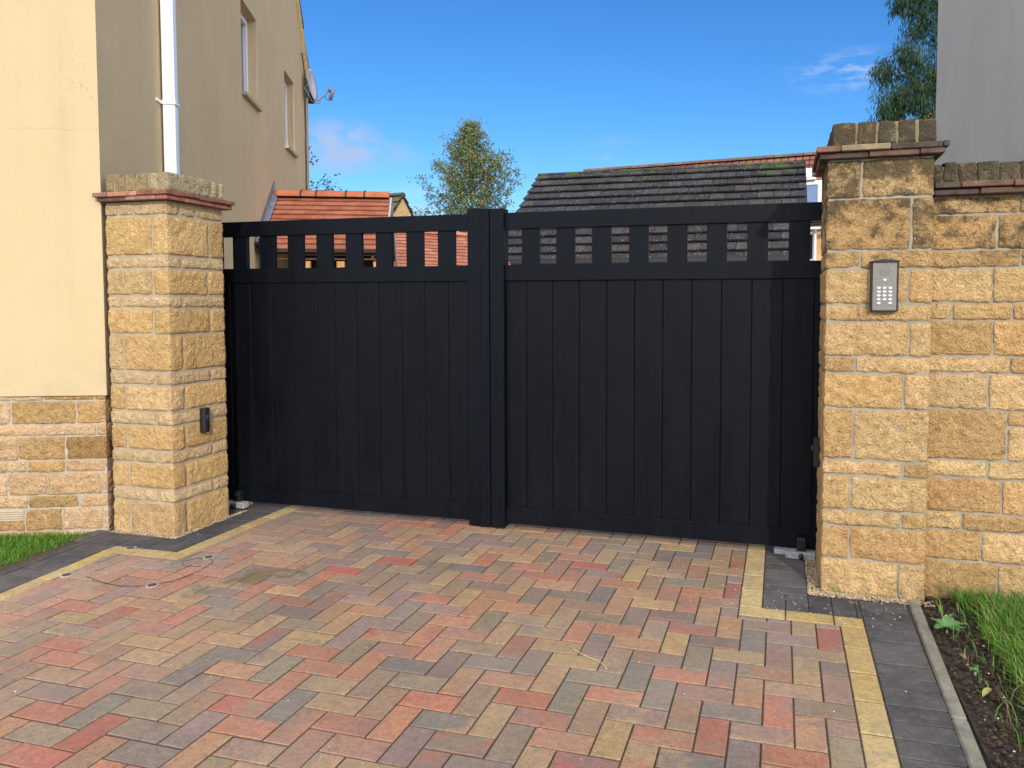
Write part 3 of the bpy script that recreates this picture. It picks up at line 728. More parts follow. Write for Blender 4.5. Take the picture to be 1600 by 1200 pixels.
# =================================================================== TILED ROOFS
def tile_roof(root, A, B, down, pitch, length, gauge, width, th, cols, mat, name='roof_slope', seed=0, gap=.004, stag=True, lift=None):
    """A->B the ridge (horizontal), down the horizontal direction of the fall"""
    A = V(A); B = V(B); e = (B - A).normalized(); L = (B - A).length; down = V(down).normalized()
    cp, sp = math.cos(pitch), math.sin(pitch); dv = down * cp - V((0, 0, sp)); nv = down * sp + V((0, 0, cp))
    m = MB(); rr = random.Random(seed); nc = int(round(length / gauge))
    lift = th * 1.25 if lift is None else lift
    for i in range(nc):
        d0 = i * gauge - .02; d1 = (i + 1) * gauge; sh = (width / 2 if (i % 2 and stag) else 0); t = -sh
        while t < L:
            a, b = max(t, 0) + gap / 2, min(t + width, L) - gap / 2
            if b - a > .01:
                j = rr.uniform(-.003, .003) * (1 if th > .02 else .4); c = jit(rr.choice(cols), .13, rr); jd = rr.uniform(-.006, .006) * (1 if th > .02 else .3)
                P8 = []
                for (dd, h0, h1) in ((d0, 0, th * .6), (d1 + jd, lift, lift + th)):
                    for tt in (a, b):
                        for h in (h0, h1): P8.append(A + e * tt + dv * dd + nv * (h + j))
                # order: d0a(h0,h1) d0b d1a d1b
                m.add(P8, [(1, 3, 7, 5), (0, 4, 6, 2), (4, 5, 7, 6), (0, 2, 3, 1), (0, 1, 5, 4), (2, 6, 7, 3)], c)
            t += width
    # felt board under the tiles
    q = [A - nv * .03 + dv * 0, B - nv * .03, B - nv * .03 + dv * (length - .03), A - nv * .03 + dv * (length - .03)]
    q2 = [p + nv * .028 for p in q]; m.add(q + q2, [(3, 2, 1, 0), (4, 5, 6, 7), (0, 1, 5, 4), (1, 2, 6, 5), (2, 3, 7, 6), (3, 0, 4, 7)], (.03, .025, .02))
    return m.build(name, mat, root)
def ridge_tiles(root, A, B, seg, r, cols, mat, down, seed=1, flat=.75, jc=None):
    A = V(A); B = V(B); e = (B - A).normalized(); L = (B - A).length; rr = random.Random(seed); m = MB(); dn = V(down).normalized(); t = 0; n = 10; joints = []
    while t < L - .03:
        s_ = seg if not isinstance(seg, (list,)) else seg.pop(0) if seg else L
        u = min(t + s_, L); c = jit(rr.choice(cols), .06, rr); pts = []
        for tt in (t + .006, u - .006):
            for k in range(n + 1):
                a = math.pi * k / n; pts.append(A + e * tt + dn * (-math.cos(a) * r) + V((0, 0, math.sin(a) * r * flat)) - V((0, 0, r * .35)))
        N = n + 1; fs = [(k, k + 1, N + k + 1, N + k) for k in range(n)] + [tuple(range(N))[::-1], tuple(range(N, 2 * N))]
        m.add(pts, fs, c)
        if u < L - .01 and jc:
            jm = MB(); joints.append(jm); jm.tube([A + e * u + dn * (-math.cos(math.pi * k / 8) * r * 1.02) + V((0, 0, math.sin(math.pi * k / 8) * r * flat * 1.02 - r * .35)) for k in range(9)], .011, 5)
        t = u
    o = m.build('ridge_tiles', mat, root, False)
    for jm in joints: jm.build('ridge_joint', 'rubber', o)
    return o
# small red roof over a timber porch behind the gate
SPm = 4.642; ZR = 2.665
pc = empty('timber_porch', tuple(HS(4.64, 0) + FN * 0 - FD * .7), 'orange red tiled porch on timber posts, built against the cream house gable', 'porch')
RA = HS(SPm, ZR, 0); RB = RA - FD * 1.375; dnp = -SD; pit = R(36.5); Lr = 1.19
ORG = [(.36, .125, .07), (.33, .115, .065), (.39, .14, .08)]
tile_roof(pc, RA, RB, dnp, pit, Lr, .108, .165, .014, ORG, 'tile_red', 'front_roof_slope', 3, gap=.0015)
tile_roof(pc, RA, RB, SD, pit, Lr, .108, .165, .014, ORG, 'tile_red', 'rear_roof_slope', 4, gap=.0015)
ridge_tiles(pc, RA + V((0, 0, .045)) , RB + V((0, 0, .045)), [.33, .18, .35, .22, .4], .105, [(.48, .155, .075), (.44, .14, .07)], 'tile_red', dnp, jc=True, flat=.8)
# lead flashing on the house wall
m = MB()
for sg in (-1, 1):
    dv = SD * sg * math.cos(pit) - V((0, 0, math.sin(pit)))
    a0 = HS(SPm, ZR + .11, .004); a1 = a0 + dv * (Lr + .03); up = V((0, 0, .09)); o = SN * .006
    if sg < 0:
        b0 = a0 - V((0, 0, .05)) - FD * .055; b1 = a1 - V((0, 0, .05)) - FD * .055
        m.add([a0, a1, a1 + up * .5, a0 + up, a0 + o, a1 + o, a1 + up * .5 + o, a0 + up + o], [(0, 1, 2, 3), (7, 6, 5, 4), (0, 4, 5, 1), (1, 5, 6, 2), (2, 6, 7, 3), (3, 7, 4, 0)], (.3,) * 3)
        m.add([a0, a1, b1, b0, a0 - V((0, 0, .006)), a1 - V((0, 0, .006)), b1 - V((0, 0, .006)), b0 - V((0, 0, .006))], [(0, 1, 2, 3), (7, 6, 5, 4), (0, 4, 5, 1), (1, 5, 6, 2), (2, 6, 7, 3), (3, 7, 4, 0)], (.3,) * 3)
m.build('lead_flashing', 'lead', pc)
# verge board at the free end
m = MB()
for sg in (-1, 1):
    dv = SD * sg * math.cos(pit) - V((0, 0, math.sin(pit))); nn = SD * sg * math.sin(pit) + V((0, 0, math.cos(pit)))
    a = RB - FD * .004 + nn * .02; b = a + dv * Lr; c = b - nn * .11; d = a - nn * .11 ; o = -FD * .022
    m.add([a, b, c, d, a + o, b + o, c + o, d + o], [(0, 1, 2, 3), (7, 6, 5, 4), (0, 4, 5, 1), (1, 5, 6, 2), (2, 6, 7, 3), (3, 7, 4, 0)], (.5,) * 3)
m.build('verge_board', simple('pale_verge', (.45, .40, .36), .7), pc)
EV = ZR - Lr * math.sin(pit)
pxf = lambda p: HC + SD * (SPm - p.y) - FD * p.x + V((0, 0, p.z))      # x along the ridge, y towards the camera side
def wood(name, boxes, mat='wood'):
    m = MB()
    for lo, hi in boxes: m.box(lo, hi, (.6, .33, .13), .004, pxf)
    return m.build(name, mat, pc)
yf = Lr * math.cos(pit) - .10
wood('eaves_board', [((.02, yf + .03, EV - .035), (1.36, yf + .055, EV - .004))], 'wood_dark')
wood('gutter', [((.0, yf + .085, EV - .02), (1.38, yf + .13, EV + .02))], 'wood_dark')
for x in (.1, .47, .84, 1.24): wood('post', [((x, yf - .10, 0), (x + .085, yf - .02, 1.852))])
wood('rail', [((.12, yf - .06, 1.918), (1.36, yf + .0, 1.95))]); wood('rail', [((.12, yf - .05, 1.868), (1.36, yf - .01, 1.885))])
for x in (.14, .36, .66, .98, 1.22): wood('spacer', [((x, yf - .045, 1.8855), (x + .03, yf - .012, 1.9175))])
wood('rear_shade_panel', [((.01, -yf - .02, 0), (1.36, -yf + .02, 2.0))], 'wood_dark')  # near-black panel stands in for the shade inside the open porch
wood('ceiling_boards', [((.01, -yf + .02, 2.02), (1.36, yf - .12, 2.04))], 'wood_dark')
# grey downpipe of the porch
m = MB(); m.tube([pxf(V((.10, yf + .09, 0))), pxf(V((.10, yf + .09, 1.93)))], .018, 8)
for z in (1.2, 1.78, 1.85): m.tube([pxf(V((.10, yf + .09, z))), pxf(V((.10, yf + .09, z + .02)))], .025, 8)
m.build('rain_pipe', 'dish', pc, True)
# wall light seen beside the porch
wl = HS(3.66, 2.02, 0)
e = empty('wall_light', wl, 'small black wall light on the shaded cream gable, beside the porch', 'lamp')
m = MB(); m.tube([wl, wl + SN * .05], .03, 10); m.build('back_plate', 'black', e); m = MB(); m.tube([wl + SN * .07 + V((0, 0, -.07)), wl + SN * .07 + V((0, 0, 0)), wl + SN * .07 + V((0, 0, .07))], .032, 10); m.build('lamp_body', 'black', e, True)

# second red roof, further back
DR2 = V((.64, .768, 0)).normalized(); dn2 = V((DR2.y, -DR2.x, 0))
g2 = empty('red_roofed_shed', (-5.2, 7.2, 0), 'low outbuilding with a plain red tiled roof, seen through the gate between porch and birch', 'outbuilding')
A2 = V((-5.75, 6.63, 2.655)); B2 = A2 + DR2 * 3.15; p2 = R(35)
tile_roof(g2, A2, B2, dn2, p2, 1.9, .108, .165, .013, [(.38, .145, .09), (.35, .13, .08), (.41, .16, .10)], 'tile_red', 'front_roof_slope', 9, gap=.0015)
tile_roof(g2, A2, B2, -dn2, p2, 1.9, .108, .165, .013, [(.47, .17, .10), (.43, .15, .085)], 'tile_red', 'rear_roof_slope', 10, gap=.0015)
ridge_tiles(g2, A2 + V((0, 0, .03)), B2 + V((0, 0, .03)), .33, .09, [(.52, .18, .10)], 'tile_red', dn2)
m = MB(); hw = 1.9 * math.cos(p2) - .12; ez = 2.6 - 1.9 * math.sin(p2)
q = [A2 + DR2 * .1 + dn2 * hw, B2 - DR2 * .1 + dn2 * hw, B2 - DR2 * .1 - dn2 * hw, A2 + DR2 * .1 - dn2 * hw]
lo = [V((p.x, p.y, 0)) for p in q]; hi = [V((p.x, p.y, ez)) for p in q]
ga = V((A2.x, A2.y, 2.55)) + DR2 * .1; gb = V((B2.x, B2.y, 2.55)) - DR2 * .1
m.add(lo + hi + [ga, gb], [(0, 1, 5, 4), (2, 3, 7, 6), (1, 2, 6, 9, 5), (3, 0, 4, 8, 7)], (.5, .36, .17)); m.build('wall', 'buff', g2)

# big grey tiled roof behind the right leaf
gg = empty('grey_roofed_garage', (-.95, 13.1, 0), 'long garage under a mossy dark grey tiled roof, behind the right gate leaf', 'garage')
GL = -4.09; GR = 2.19; GY = 13.1; GZ = 4.53; GP = R(35); GLn = 4.15
GREY = [(.038, .034, .036), (.028, .025, .027), (.050, .045, .045), (.034, .031, .033)]
tile_roof(gg, (GL, GY, GZ), (GR, GY, GZ), (0, -1, 0), GP, GLn, .3458, .33, .034, GREY, 'tile_grey', 'front_roof_slope', 12, gap=.012, lift=.052)
tile_roof(gg, (GL, GY, GZ), (GR, GY, GZ), (0, 1, 0), GP, GLn, .3458, .33, .034, GREY, 'tile_grey', 'rear_roof_slope', 13, gap=.012, lift=.052)
ridge_tiles(gg, (GL, GY, GZ + .02), (GR, GY, GZ + .02), .45, .115, GREY, 'tile_grey', (0, -1, 0), flat=.6)
m = MB(); e1, e2 = GY - GLn * math.cos(GP) + .25, GY + GLn * math.cos(GP) - .25; ez = GZ - .05 - (GLn * math.cos(GP) - .25) * math.tan(GP)
x0, x1 = GL + .06, GR - .06
m.add([(x0, e1, 0), (x1, e1, 0), (x1, e2, 0), (x0, e2, 0), (x0, e1, ez), (x1, e1, ez), (x1, e2, ez), (x0, e2, ez), (x0, GY, GZ - .05), (x1, GY, GZ - .05)], [(0, 1, 5, 4), (2, 3, 7, 6), (1, 2, 6, 9, 5), (3, 0, 4, 8, 7)], (.5, .36, .17))
m.build('wall', 'buff', gg)
m = MB(); m.box((GL, e1 - .30, ez - .17), (GR, e1 - .27, ez - .01), (.05,) * 3); m.box((GL, e1 - .38, ez - .13), (GR, e1 - .302, ez - .06), (.05,) * 3, .015); m.build('gutter', 'rubber', gg)
for x in (-2.9, -.2):
    m = MB(); m.box((x, e1 - .03, 0), (x + 2.3, e1 - .003, 2.0), (.2,) * 3)
    for i in range(1, 8): m.box((x + i * .2875 - .008, e1 - .036, .05), (x + i * .2875 + .008, e1 - .031, 1.95), (.2,) * 3)
    m.build('garage_door', 'wood_dark', gg)

# buff gabled building further back on the left
def gable_house(root, apex, ridge_dir, half, pitch, length, cols, wallmat, tmat, gauge=.3, width=.3, th=.03, seed=5):
    """apex: end of ridge at the visible gable; ridge_dir points away along the ridge"""
    A = V(apex); rd = V(ridge_dir).normalized(); B = A + rd * length; dn = V((rd.y, -rd.x, 0)); ln = half / math.cos(pitch)
    o = [tile_roof(root, A, B, dn, pitch, ln, gauge, width, th, cols, tmat, 'front_roof_slope', seed), tile_roof(root, A, B, -dn, pitch, ln, gauge, width, th, cols, tmat, 'rear_roof_slope', seed + 1)]
    ridge_tiles(root, A + V((0, 0, .03)), B + V((0, 0, .03)), .45, .12, cols, tmat, dn)
    m = MB(); hw = half - .08; ez = A.z - .05 - hw * math.tan(pitch); a = A + rd * .04; b = B - rd * .04
    q = [a + dn * hw, b + dn * hw, b - dn * hw, a - dn * hw]
    m.add([V((p.x, p.y, 0)) for p in q] + [V((p.x, p.y, ez)) for p in q] + [a - V((0, 0, .04)), b - V((0, 0, .04))], [(0, 1, 5, 4), (2, 3, 7, 6), (1, 2, 6, 9, 5), (3, 0, 4, 8, 7)], (.5, .36, .17))
    m.build('wall', wallmat, root)
    return dn
bg = empty('buff_outbuilding', (-9.0, 14.5, 0), 'small buff brick gabled building under mossy brown tiles, beyond the porch roof', 'outbuilding')
gable_house(bg, (-8.29, 13.99, 4.34), (-.80, .14, 0), 1.5, R(50), 3.6, [(.10, .085, .05), (.13, .10, .06), (.08, .075, .05)], 'buff', 'tile_grey', .3, .3, .03)

# red pantiled house at the back
hb = empty('red_roofed_house', (0, 20.5, 0), 'distant house with red pantile roof and white dormer, just left of the keypad pillar', 'house')
RDb = V((-.992, .124, 0)).normalized(); Rb = V((6.9, 19.69, 6.04)); dnb = V((-.124, -.992, 0)); pb = math.atan2(2.45, 2.75); lb = math.hypot(2.45, 2.75)
Lb = Rb + RDb * 12.1
RP = [(.22, .075, .05), (.25, .095, .06), (.19, .065, .045), (.24, .11, .07)]
tile_roof(hb, Lb, Rb, dnb, pb, lb, .3, .22, .03, RP, 'tile_red', 'front_roof_slope', 15, stag=False, gap=.03)
tile_roof(hb, Lb, Rb, -dnb, pb, lb, .3, .22, .03, RP, 'tile_red', 'rear_roof_slope', 16, stag=False, gap=.03)
ridge_tiles(hb, Lb + V((0, 0, .06)), Rb + V((0, 0, .06)), .3, .14, [(.15, .075, .055), (.17, .11, .07), (.13, .09, .07)], 'tile_red', dnb)
m = MB(); hw = 2.45; q = [Lb + dnb * hw, Rb + dnb * hw, Rb - dnb * hw, Lb - dnb * hw]; ez = 6.04 - .08 - hw * math.tan(pb)
m.add([V((p.x, p.y, 0)) for p in q] + [V((p.x, p.y, ez)) for p in q] + [Lb - V((0, 0, .07)), Rb - V((0, 0, .07))], [(0, 1, 5, 4), (2, 3, 7, 6), (1, 2, 6, 9, 5), (3, 0, 4, 8, 7)], (.5, .36, .17))
m.build('wall', simple('buff_brick_far', (.62, .38, .17), .9, var=.15, nscale=5), hb)
bxf = lambda p: V((p.x, 0, p.z)) + V((0, 0, 0)) + V((0, 20.209 + (2.754 - p.x) * .125 - p.y, 0))    # y = distance in front of the ridge line
dm = MB(); dm.box((1.9, .9, 4.1), (2.78, 2.15, 4.93), (.8,) * 3, .01, bxf)
dr = dm.build('dormer', 'white', hb)
m = MB(); m.box((1.98, 2.152, 4.2), (2.70, 2.17, 4.80), (.1,) * 3, 0, bxf); m.build('pane', simple('sky_blue_pane', (.12, .2, .35), .1, spec=.8), dr)
for bx in (((1.95, 2.171, 4.80), (2.73, 2.2, 4.87)), ((2.67, 2.171, 4.17), (2.73, 2.2, 4.795)), ((1.95, 2.171, 4.17), (2.01, 2.2, 4.795))):
    m = MB(); m.box(bx[0], bx[1], (.8,) * 3, .004, bxf); m.build('frame', 'white', dr)
m = MB(); m.box((1.8, .5, 4.932), (2.62, 2.3, 4.99), (.8,) * 3, .01, bxf); m.box((1.8, 2.0, 5.0), (2.50, 2.3, 5.26), (.8,) * 3, .01, bxf); m.build('dormer_fascia', 'white', dr)
m = MB(); m.box((-4, 2.76, 3.46), (6.9, 2.86, 3.53), (.8,) * 3, .01, bxf); m.build('gutter', 'white', hb)
m = MB(); m.box((1.9, 2.452, 2.6), (2.62, 2.5, 3.4), (.8,) * 3, .01, bxf); wb = m.build('window', 'white', hb)
m = MB(); m.box((1.96, 2.502, 2.66), (2.54, 2.505, 3.34), (.3,) * 3, 0, bxf); m.build('pane', 'glass', wb)
m = MB(); m.box((1.9, 2.505, 2.52), (2.9, 2.62, 2.59), (.8,) * 3, .01, bxf); m.build('sill', 'white', wb)
m = MB(); m.tube([(2.60, 17.6, 0), (2.60, 17.6, 3.46)], .04, 8); m.build('downpipe', 'white', hb)
m = MB(); m.box((5.55, -.25, 5.6), (6.15, .25, 6.75), (.3,) * 3, .01, bxf); ch = m.build('chimney', simple('chimney_brick', (.33, .16, .09), .9, nscale=15), hb)
m = MB(); m.tube([bxf(V((5.9, 0, 6.75))), bxf(V((5.9, 0, 7.02)))], .12, 10, r2=.10); m.build('chimney_pot', simple('terracotta', (.55, .17, .06), .8), ch, True)

# grey building on the far right
rb = empty('grey_rendered_building', (2.92, 1.4, 0), 'tall plain building with shaded grey rendered side wall, behind the boundary wall', 'building')
m = MB(); x0, x1, y0, y1 = 2.915, 8.9, -.12, 2.50
xm = 5.9
m.add([(x0, y0, 0), (x1, y0, 0), (x1, y1, 0), (x0, y1, 0), (x0, y0, 4.8), (x1, y0, 4.8), (x1, y1, 4.8), (x0, y1, 4.8), (xm, y0, 5.7), (xm, y1, 5.7)],
      [(0, 1, 5, 8, 4), (1, 2, 6, 5), (2, 3, 7, 9, 6), (3, 0, 4, 7)], (.5,) * 3); m.build('rendered_wall', 'render_grey', rb)
pp = math.atan2(.9, xm - x0)
tile_roof(rb, (xm, y0 - .06, 5.76), (xm, y1 + .06, 5.76), (-1, 0, 0), pp, 3.2, .3, .3, .03, GREY, 'tile_grey', 'roof', 40)
tile_roof(rb, (xm, y0 - .06, 5.76), (xm, y1 + .06, 5.76), (1, 0, 0), pp, 3.2, .3, .3, .03, GREY, 'tile_grey', 'roof', 41)

# =================================================================== DRIVEWAY OF CLAY BLOCKS
X1i, X2i, YC = 1.538, 1.967, -.812            # inner edges of the buff border on the right
XLi = -1.415                                   # inner edge of the buff border on the left, near the gate
YL = -.905
def clip(poly, a, b, c):                       # keep a*x+b*y<=c
    out = []
    for i in range(len(poly)):
        p, q = poly[i], poly[(i + 1) % len(poly)]; dp_ = a * p[0] + b * p[1] - c; dq = a * q[0] + b * q[1] - c
        if dp_ <= 0: out.append(p)
        if (dp_ < 0 < dq) or (dq < 0 < dp_):
            t = dp_ / (dp_ - dq); out.append((p[0] + (q[0] - p[0]) * t, p[1] + (q[1] - p[1]) * t))
    return out
def area(p): return abs(sum(p[i][0] * p[(i + 1) % len(p)][1] - p[(i + 1) % len(p)][0] * p[i][1] for i in range(len(p)))) / 2 if len(p) > 2 else 0
def inset(p, d):
    c = V((sum(q[0] for q in p) / len(p), sum(q[1] for q in p) / len(p), 0)); out = []; n = len(p)
    # orientation
    A = sum(p[i][0] * p[(i + 1) % n][1] - p[(i + 1) % n][0] * p[i][1] for i in range(n))
    if A < 0: p = p[::-1]
    for i in range(n):
        a, b, c_ = V((*p[i - 1], 0)), V((*p[i], 0)), V((*p[(i + 1) % n], 0))
        e1 = (b - a).normalized(); e2 = (c_ - b).normalized(); n1 = V((-e1.y, e1.x, 0)); n2 = V((-e2.y, e2.x, 0))
        k = n1 + n2; dd = max(.3, 1 + n1.dot(n2)); q = b + k * (d / dd); out.append((q.x, q.y))
    return out
PB = [((.47, .34, .20), 10), ((.33, .235, .235), 5), ((.42, .31, .20), 8), ((.50, .25, .16), 9), ((.52, .21, .145), 8), ((.46, .13, .10), 4), ((.21, .205, .20), 7), ((.26, .235, .21), 9), ((.31, .27, .19), 8), ((.31, .215, .19), 7), ((.52, .32, .19), 6), ((.25, .25, .205), 5), ((.51, .38, .18), 5)]
PB = [(tuple(.92 * (x * .92 + y * .08) * k for x, y, k in zip(c, (.40, .28, .21), (.87, .775, .68))), w_) for c, w_ in PB]
pal_w = [c for c, w_ in PB for _ in range(w_)]
def paver(mb, poly, ca, cb=None, rr=rnd, g=.0030, bev=.0028, top=0, dark=1.0):
    if area(poly) < .0004: return
    p = inset(poly, g); 
    if area(p) < .0002: return
    n = len(p); q = inset(p, bev) if area(p) > .001 else p
    z = top + rr.uniform(-.0012, .0012); tx, ty = rr.uniform(-.008, .008), rr.uniform(-.008, .008)
    cx_ = sum(a[0] for a in p) / n; cy_ = sum(a[1] for a in p) / n
    A = sum(p[i][0] * p[(i + 1) % n][1] - p[(i + 1) % n][0] * p[i][1] for i in range(n))
    H = lambda a, b: z + (a - cx_) * tx + (b - cy_) * ty
    vs = [(a, b, -.02) for a, b in p] + [(a, b, H(a, b) - bev * .8) for a, b in p] + [(a, b, H(a, b)) for a, b in q]
    o = len(mb.v); mb.v += vs
    cb = cb or ca
    th = rr.uniform(0, 2 * math.pi); dx, dy = math.cos(th), math.sin(th)
    def cc(a, b):
        t = max(0, min(1, .5 + ((a - cx_) * dx + (b - cy_) * dy) / .16)); return tuple(ca[i] * (1 - t) + cb[i] * t for i in range(3))
    side = tuple(x * .62 for x in ca)
    if not hasattr(mb, 'c2'): mb.c2 = []
    mb.c2 += [side if (k_ < 2 * n and k_ % 2 == 0) else cb for k_ in range(2 * n + 1)]
    for i in range(n):
        j = (i + 1) % n
        mb.f.append((o + i, o + j, o + n + j, o + n + i)); mb.c.append(side)
        mb.f.append((o + n + i, o + n + j, o + 2 * n + j, o + 2 * n + i)); mb.c.append([cc(*p[i]), cc(*p[j]), cc(*q[j]), cc(*q[i])])
    mb.f.append(tuple(range(o + 2 * n, o + 3 * n))); mb.c.append([cc(*t) for t in q])
dw = MB(); rr = random.Random(77); PH = .1015
# phase measured on one block near the keypad pillar
px0, py0 = 1.6625, -1.057
def left_lim(y): return XLi if y > YL - .1 else None
regions = [
    [(-1, 0, -XLi), (1, 0, X1i), (0, -1, -YC + .0), (0, 1, .62)],                        # by the gate
    [(-1, 0, -XLi), (1, 0, X1i), (0, 1, YC), (0, -1, -(YL - .102))],
    [(-1, -.10, 1.842 + .10 * (1.007)), (1, 0, X2i), (0, 1, min(YC - .102, YL - .102)), (0, -1, 5.2)],
    [(-1, 0, -X1i), (1, 0, X2i), (0, 1, YC - .102), (0, -1, -(YL - .102))],
]
def regs(poly):
    res = []
    # region A: X in [XLi,X1i], Y>YL-.102 ; region B: left of..., Y<YL-.102 ; region C: between X1i and X2i, YL-.102<Y<YC-.102
    def go(h):
        q = poly
        for a, b, c in h:
            q = clip(q, a, b, c)
            if len(q) < 3: return
        if area(q) > .0004: res.append(q)
    yB = YL - .102; yC = YC - .102
    cy_ = sum(p[1] for p in poly) / 4; cx_ = sum(p[0] for p in poly) / 4
    left = (-1, -.10, 1.842 + .1007)     # x >= -(1.842+.1007) -.10*y  -> slanted left edge
    if max(p[1] for p in poly) <= yC + 1e-6 and min(p[0] for p in poly) > XLi:
        go([(1, 0, X2i), (0, -1, 5.2)])
    elif max(p[1] for p in poly) <= yB + 1e-6:
        go([(1, 0, X2i), (-1, -.10, 1.9427), (0, -1, 5.2)])
    else:
        if min(p[0] for p in poly) >= XLi and max(p[0] for p in poly) <= X1i: go([(0, 1, .62)])
        elif cx_ < 0:
            go([(-1, 0, -XLi), (0, 1, .62)])
            if min(p[1] for p in poly) < yB: go([(1, 0, XLi), (0, 1, yB), (-1, -.10, 1.9427)])
        else:
            go([(1, 0, X1i), (0, 1, .62)])
            if min(p[1] for p in poly) < yC: go([(-1, 0, -X1i), (0, 1, yC), (1, 0, X2i)])
    return res
def mixc(a, b, t): return tuple(x * (1 - t) + y * t for x, y in zip(a, b))
for r_ in range(-18, 44):
    for i in range(-40, 8):
        k = (i - r_) % 4
        x0 = px0 + i * PH; y1 = py0 - r_ * PH
        if k == 0: poly = [(x0, y1 - PH), (x0 + 2 * PH, y1 - PH), (x0 + 2 * PH, y1), (x0, y1)]
        elif k == 3: poly = [(x0, y1 - 2 * PH), (x0 + PH, y1 - 2 * PH), (x0 + PH, y1), (x0, y1)]
        else: continue
        for q in regs(poly):
            ca = rr.choice(pal_w); cb = mixc(ca, rr.choice(pal_w), rr.choice([.3, .5, .8, 1.0]))
            # blocks towards the left lie pinker and more worn
            t = max(0, min(1, (-.4 - x0) / 1.4)) * .4; ca = mixc(ca, (.44, .28, .21), t); cb = mixc(cb, (.42, .27, .20), t)
            if area(q) < .009: ca = cb = (.27, .20, .15)
            paver(dw, q, jit(ca, .12, rr), jit(cb, .12, rr), rr)
BUFF = [(.47, .335, .12), (.44, .31, .11), (.49, .36, .15)]
def rect(x0, x1, y0, y1): return [(x0, y0), (x1, y0), (x1, y1), (x0, y1)]
def run(x0, x1, y0, y1, axis, step, cols, start=None, mx=.12):
    t = (x0 if axis == 0 else y1) if start is None else start
    end = x1 if axis == 0 else y0
    while (t < end - 1e-4) if axis == 0 else (t > end + 1e-4):
        if axis == 0: q = rect(max(t, x0), min(t + step, x1), y0, y1); t += step
        else: q = rect(x0, x1, max(t - step, y0), min(t, y1)); t -= step
        c = rr.choice(cols); paver(dw, q, jit(c, mx, rr), jit(c, mx, rr), rr)
SP = .2035
# buff border: right
run(X1i, X1i + .102, YC + .0, .6, 1, SP, BUFF, start=.6)
run(X1i, X2i + .102, YC - .102, YC, 0, SP, BUFF)
run(X2i, X2i + .102, -5.2, YC - .102, 1, SP, BUFF)
# buff border: left
run(XLi - .102, XLi, YL, .6, 1, SP, BUFF, start=.6)
run(-1.94, XLi, YL - .102, YL, 0, SP, BUFF)
BLK = [(.040, .044, .054), (.050, .053, .062), (.036, .039, .047), (.056, .057, .063)]
def slant(xa, xb, y_top, y_bot, step, cols, slope):
    t = y_top
    while t > y_bot:
        b = t - step; f = lambda y: -slope * (y - YL)
        q = [(xa + f(b), b), (xb + f(b), b), (xb + f(t), t), (xa + f(t), t)]
        c = rr.choice(cols); paver(dw, q, jit(c, .12, rr), None, rr); t = b
slant(-1.94, -1.838, YL - .102, -5.2, SP, BUFF, .10)
slant(-2.145, -1.941, YL, -5.2, .1018, BLK, .10)
slant(-2.185, -2.147, YL, -5.2, .2, BLK, .10)
# charcoal blocks: right of the opening, header course and long edge
run(X1i + .102, X1i + .305, YC + .205, .6, 1, .1018, BLK, start=.6)
run(X1i + .102, X2i + .102, YC, YC + .204, 0, .1018, BLK)
run(X2i + .102, X2i + .306, -5.2, YC + .204, 1, .1018, BLK)
# charcoal blocks left
run(XLi - .102 - .204, XLi - .102, YL + .205, .6, 1, .1018, BLK, start=.6)
run(-2.15, XLi - .102, YL, YL + .204, 0, .1018, BLK)
run(-2.30, -2.15, YL, YL + .204, 0, .1018, BLK)
dwo = dw.build('driveway', 'paver', None, props=dict(kind='structure'), origin=(0, -1, 0))
# ground sheets
def sheet(name, x0, x1, y0, y1, z, mat, sub=1):
    m = MB(); m.add([(x0, y0, z), (x1, y0, z), (x1, y1, z), (x0, y1, z)], [(0, 1, 2, 3)]); return m.build(name, mat, None, props=dict(kind='structure'), origin=(0, 0, z))
sheet('ground', -150, 150, -100, 200, -.05, 'ground')
sheet('paving_bed', -2.32, 2.3, -5.25, .62, -.0048, 'sand')
sheet('yard', -8, 9, .62, 16, -.02, 'yard')
# undulating soil beds
def bed(name, x0, x1, y0, y1, z, amp, mat, res=.02, fx=None):
    nx, ny = int((x1 - x0) / res), int((y1 - y0) / res); m = MB(); vs = []; fs = []
    for j in range(ny + 1):
        for i in range(nx + 1):
            x = x0 + (x1 - x0) * i / nx; y = y0 + (y1 - y0) * j / ny
            e = min(1, min(x - x0, x1 - x) / .05)
            if fx: x, y = fx(x, y)
            vs.append((x, y, z + amp * (noise.fractal(V((x * 9, y * 9, 3)), 1, 2, 5)) * e))
    for j in range(ny):
        for i in range(nx): a = j * (nx + 1) + i; fs.append((a, a + 1, a + nx + 2, a + nx + 1))
    m.add(vs, fs, (.03, .02, .015)); return m.build(name, mat, None, props=dict(kind='structure'), smooth=True)
bed('soil', 2.333, 2.66, -3.4, WY + .02, -.012, .022, 'soil')
bed('lawn', 2.64, 4.6, -3.4, WY + .02, -.006, .02, 'turf', .05)
bed('soil', -2.34, -2.17, -3.4, -.78, -.02, .016, 'soil', .02, fx=lambda x, y: (x - .10 * (y - YL), y))
bed('lawn', -5.2, -2.26, -3.4, -.72, -.02, .015, 'turf', .05, fx=lambda x, y: (x - .10 * (y - YL) if x > -3.5 else x, y if x > -2.27 else y - .39 * (-2.26 - x)))
# concrete edging kerb
m = MB(); t = -1.575
ke = empty('edging_kerb', (2.31, -2, 0), 'thin grey concrete edging kerb between the charcoal blocks and the right flower bed', 'kerb')
def kf(p): return V((p.x + .02 * (p.y + .6), p.y, p.z))
for a, b in ((-.555, -1.565), (-1.572, -2.482), (-2.488, -3.4), (-3.406, -4.3)):
    m = MB(); m.box((2.288, b, -.03), (2.336, a, .010), (.25,) * 3, .006, kf); m.build('kerb_length', 'kerb', ke)

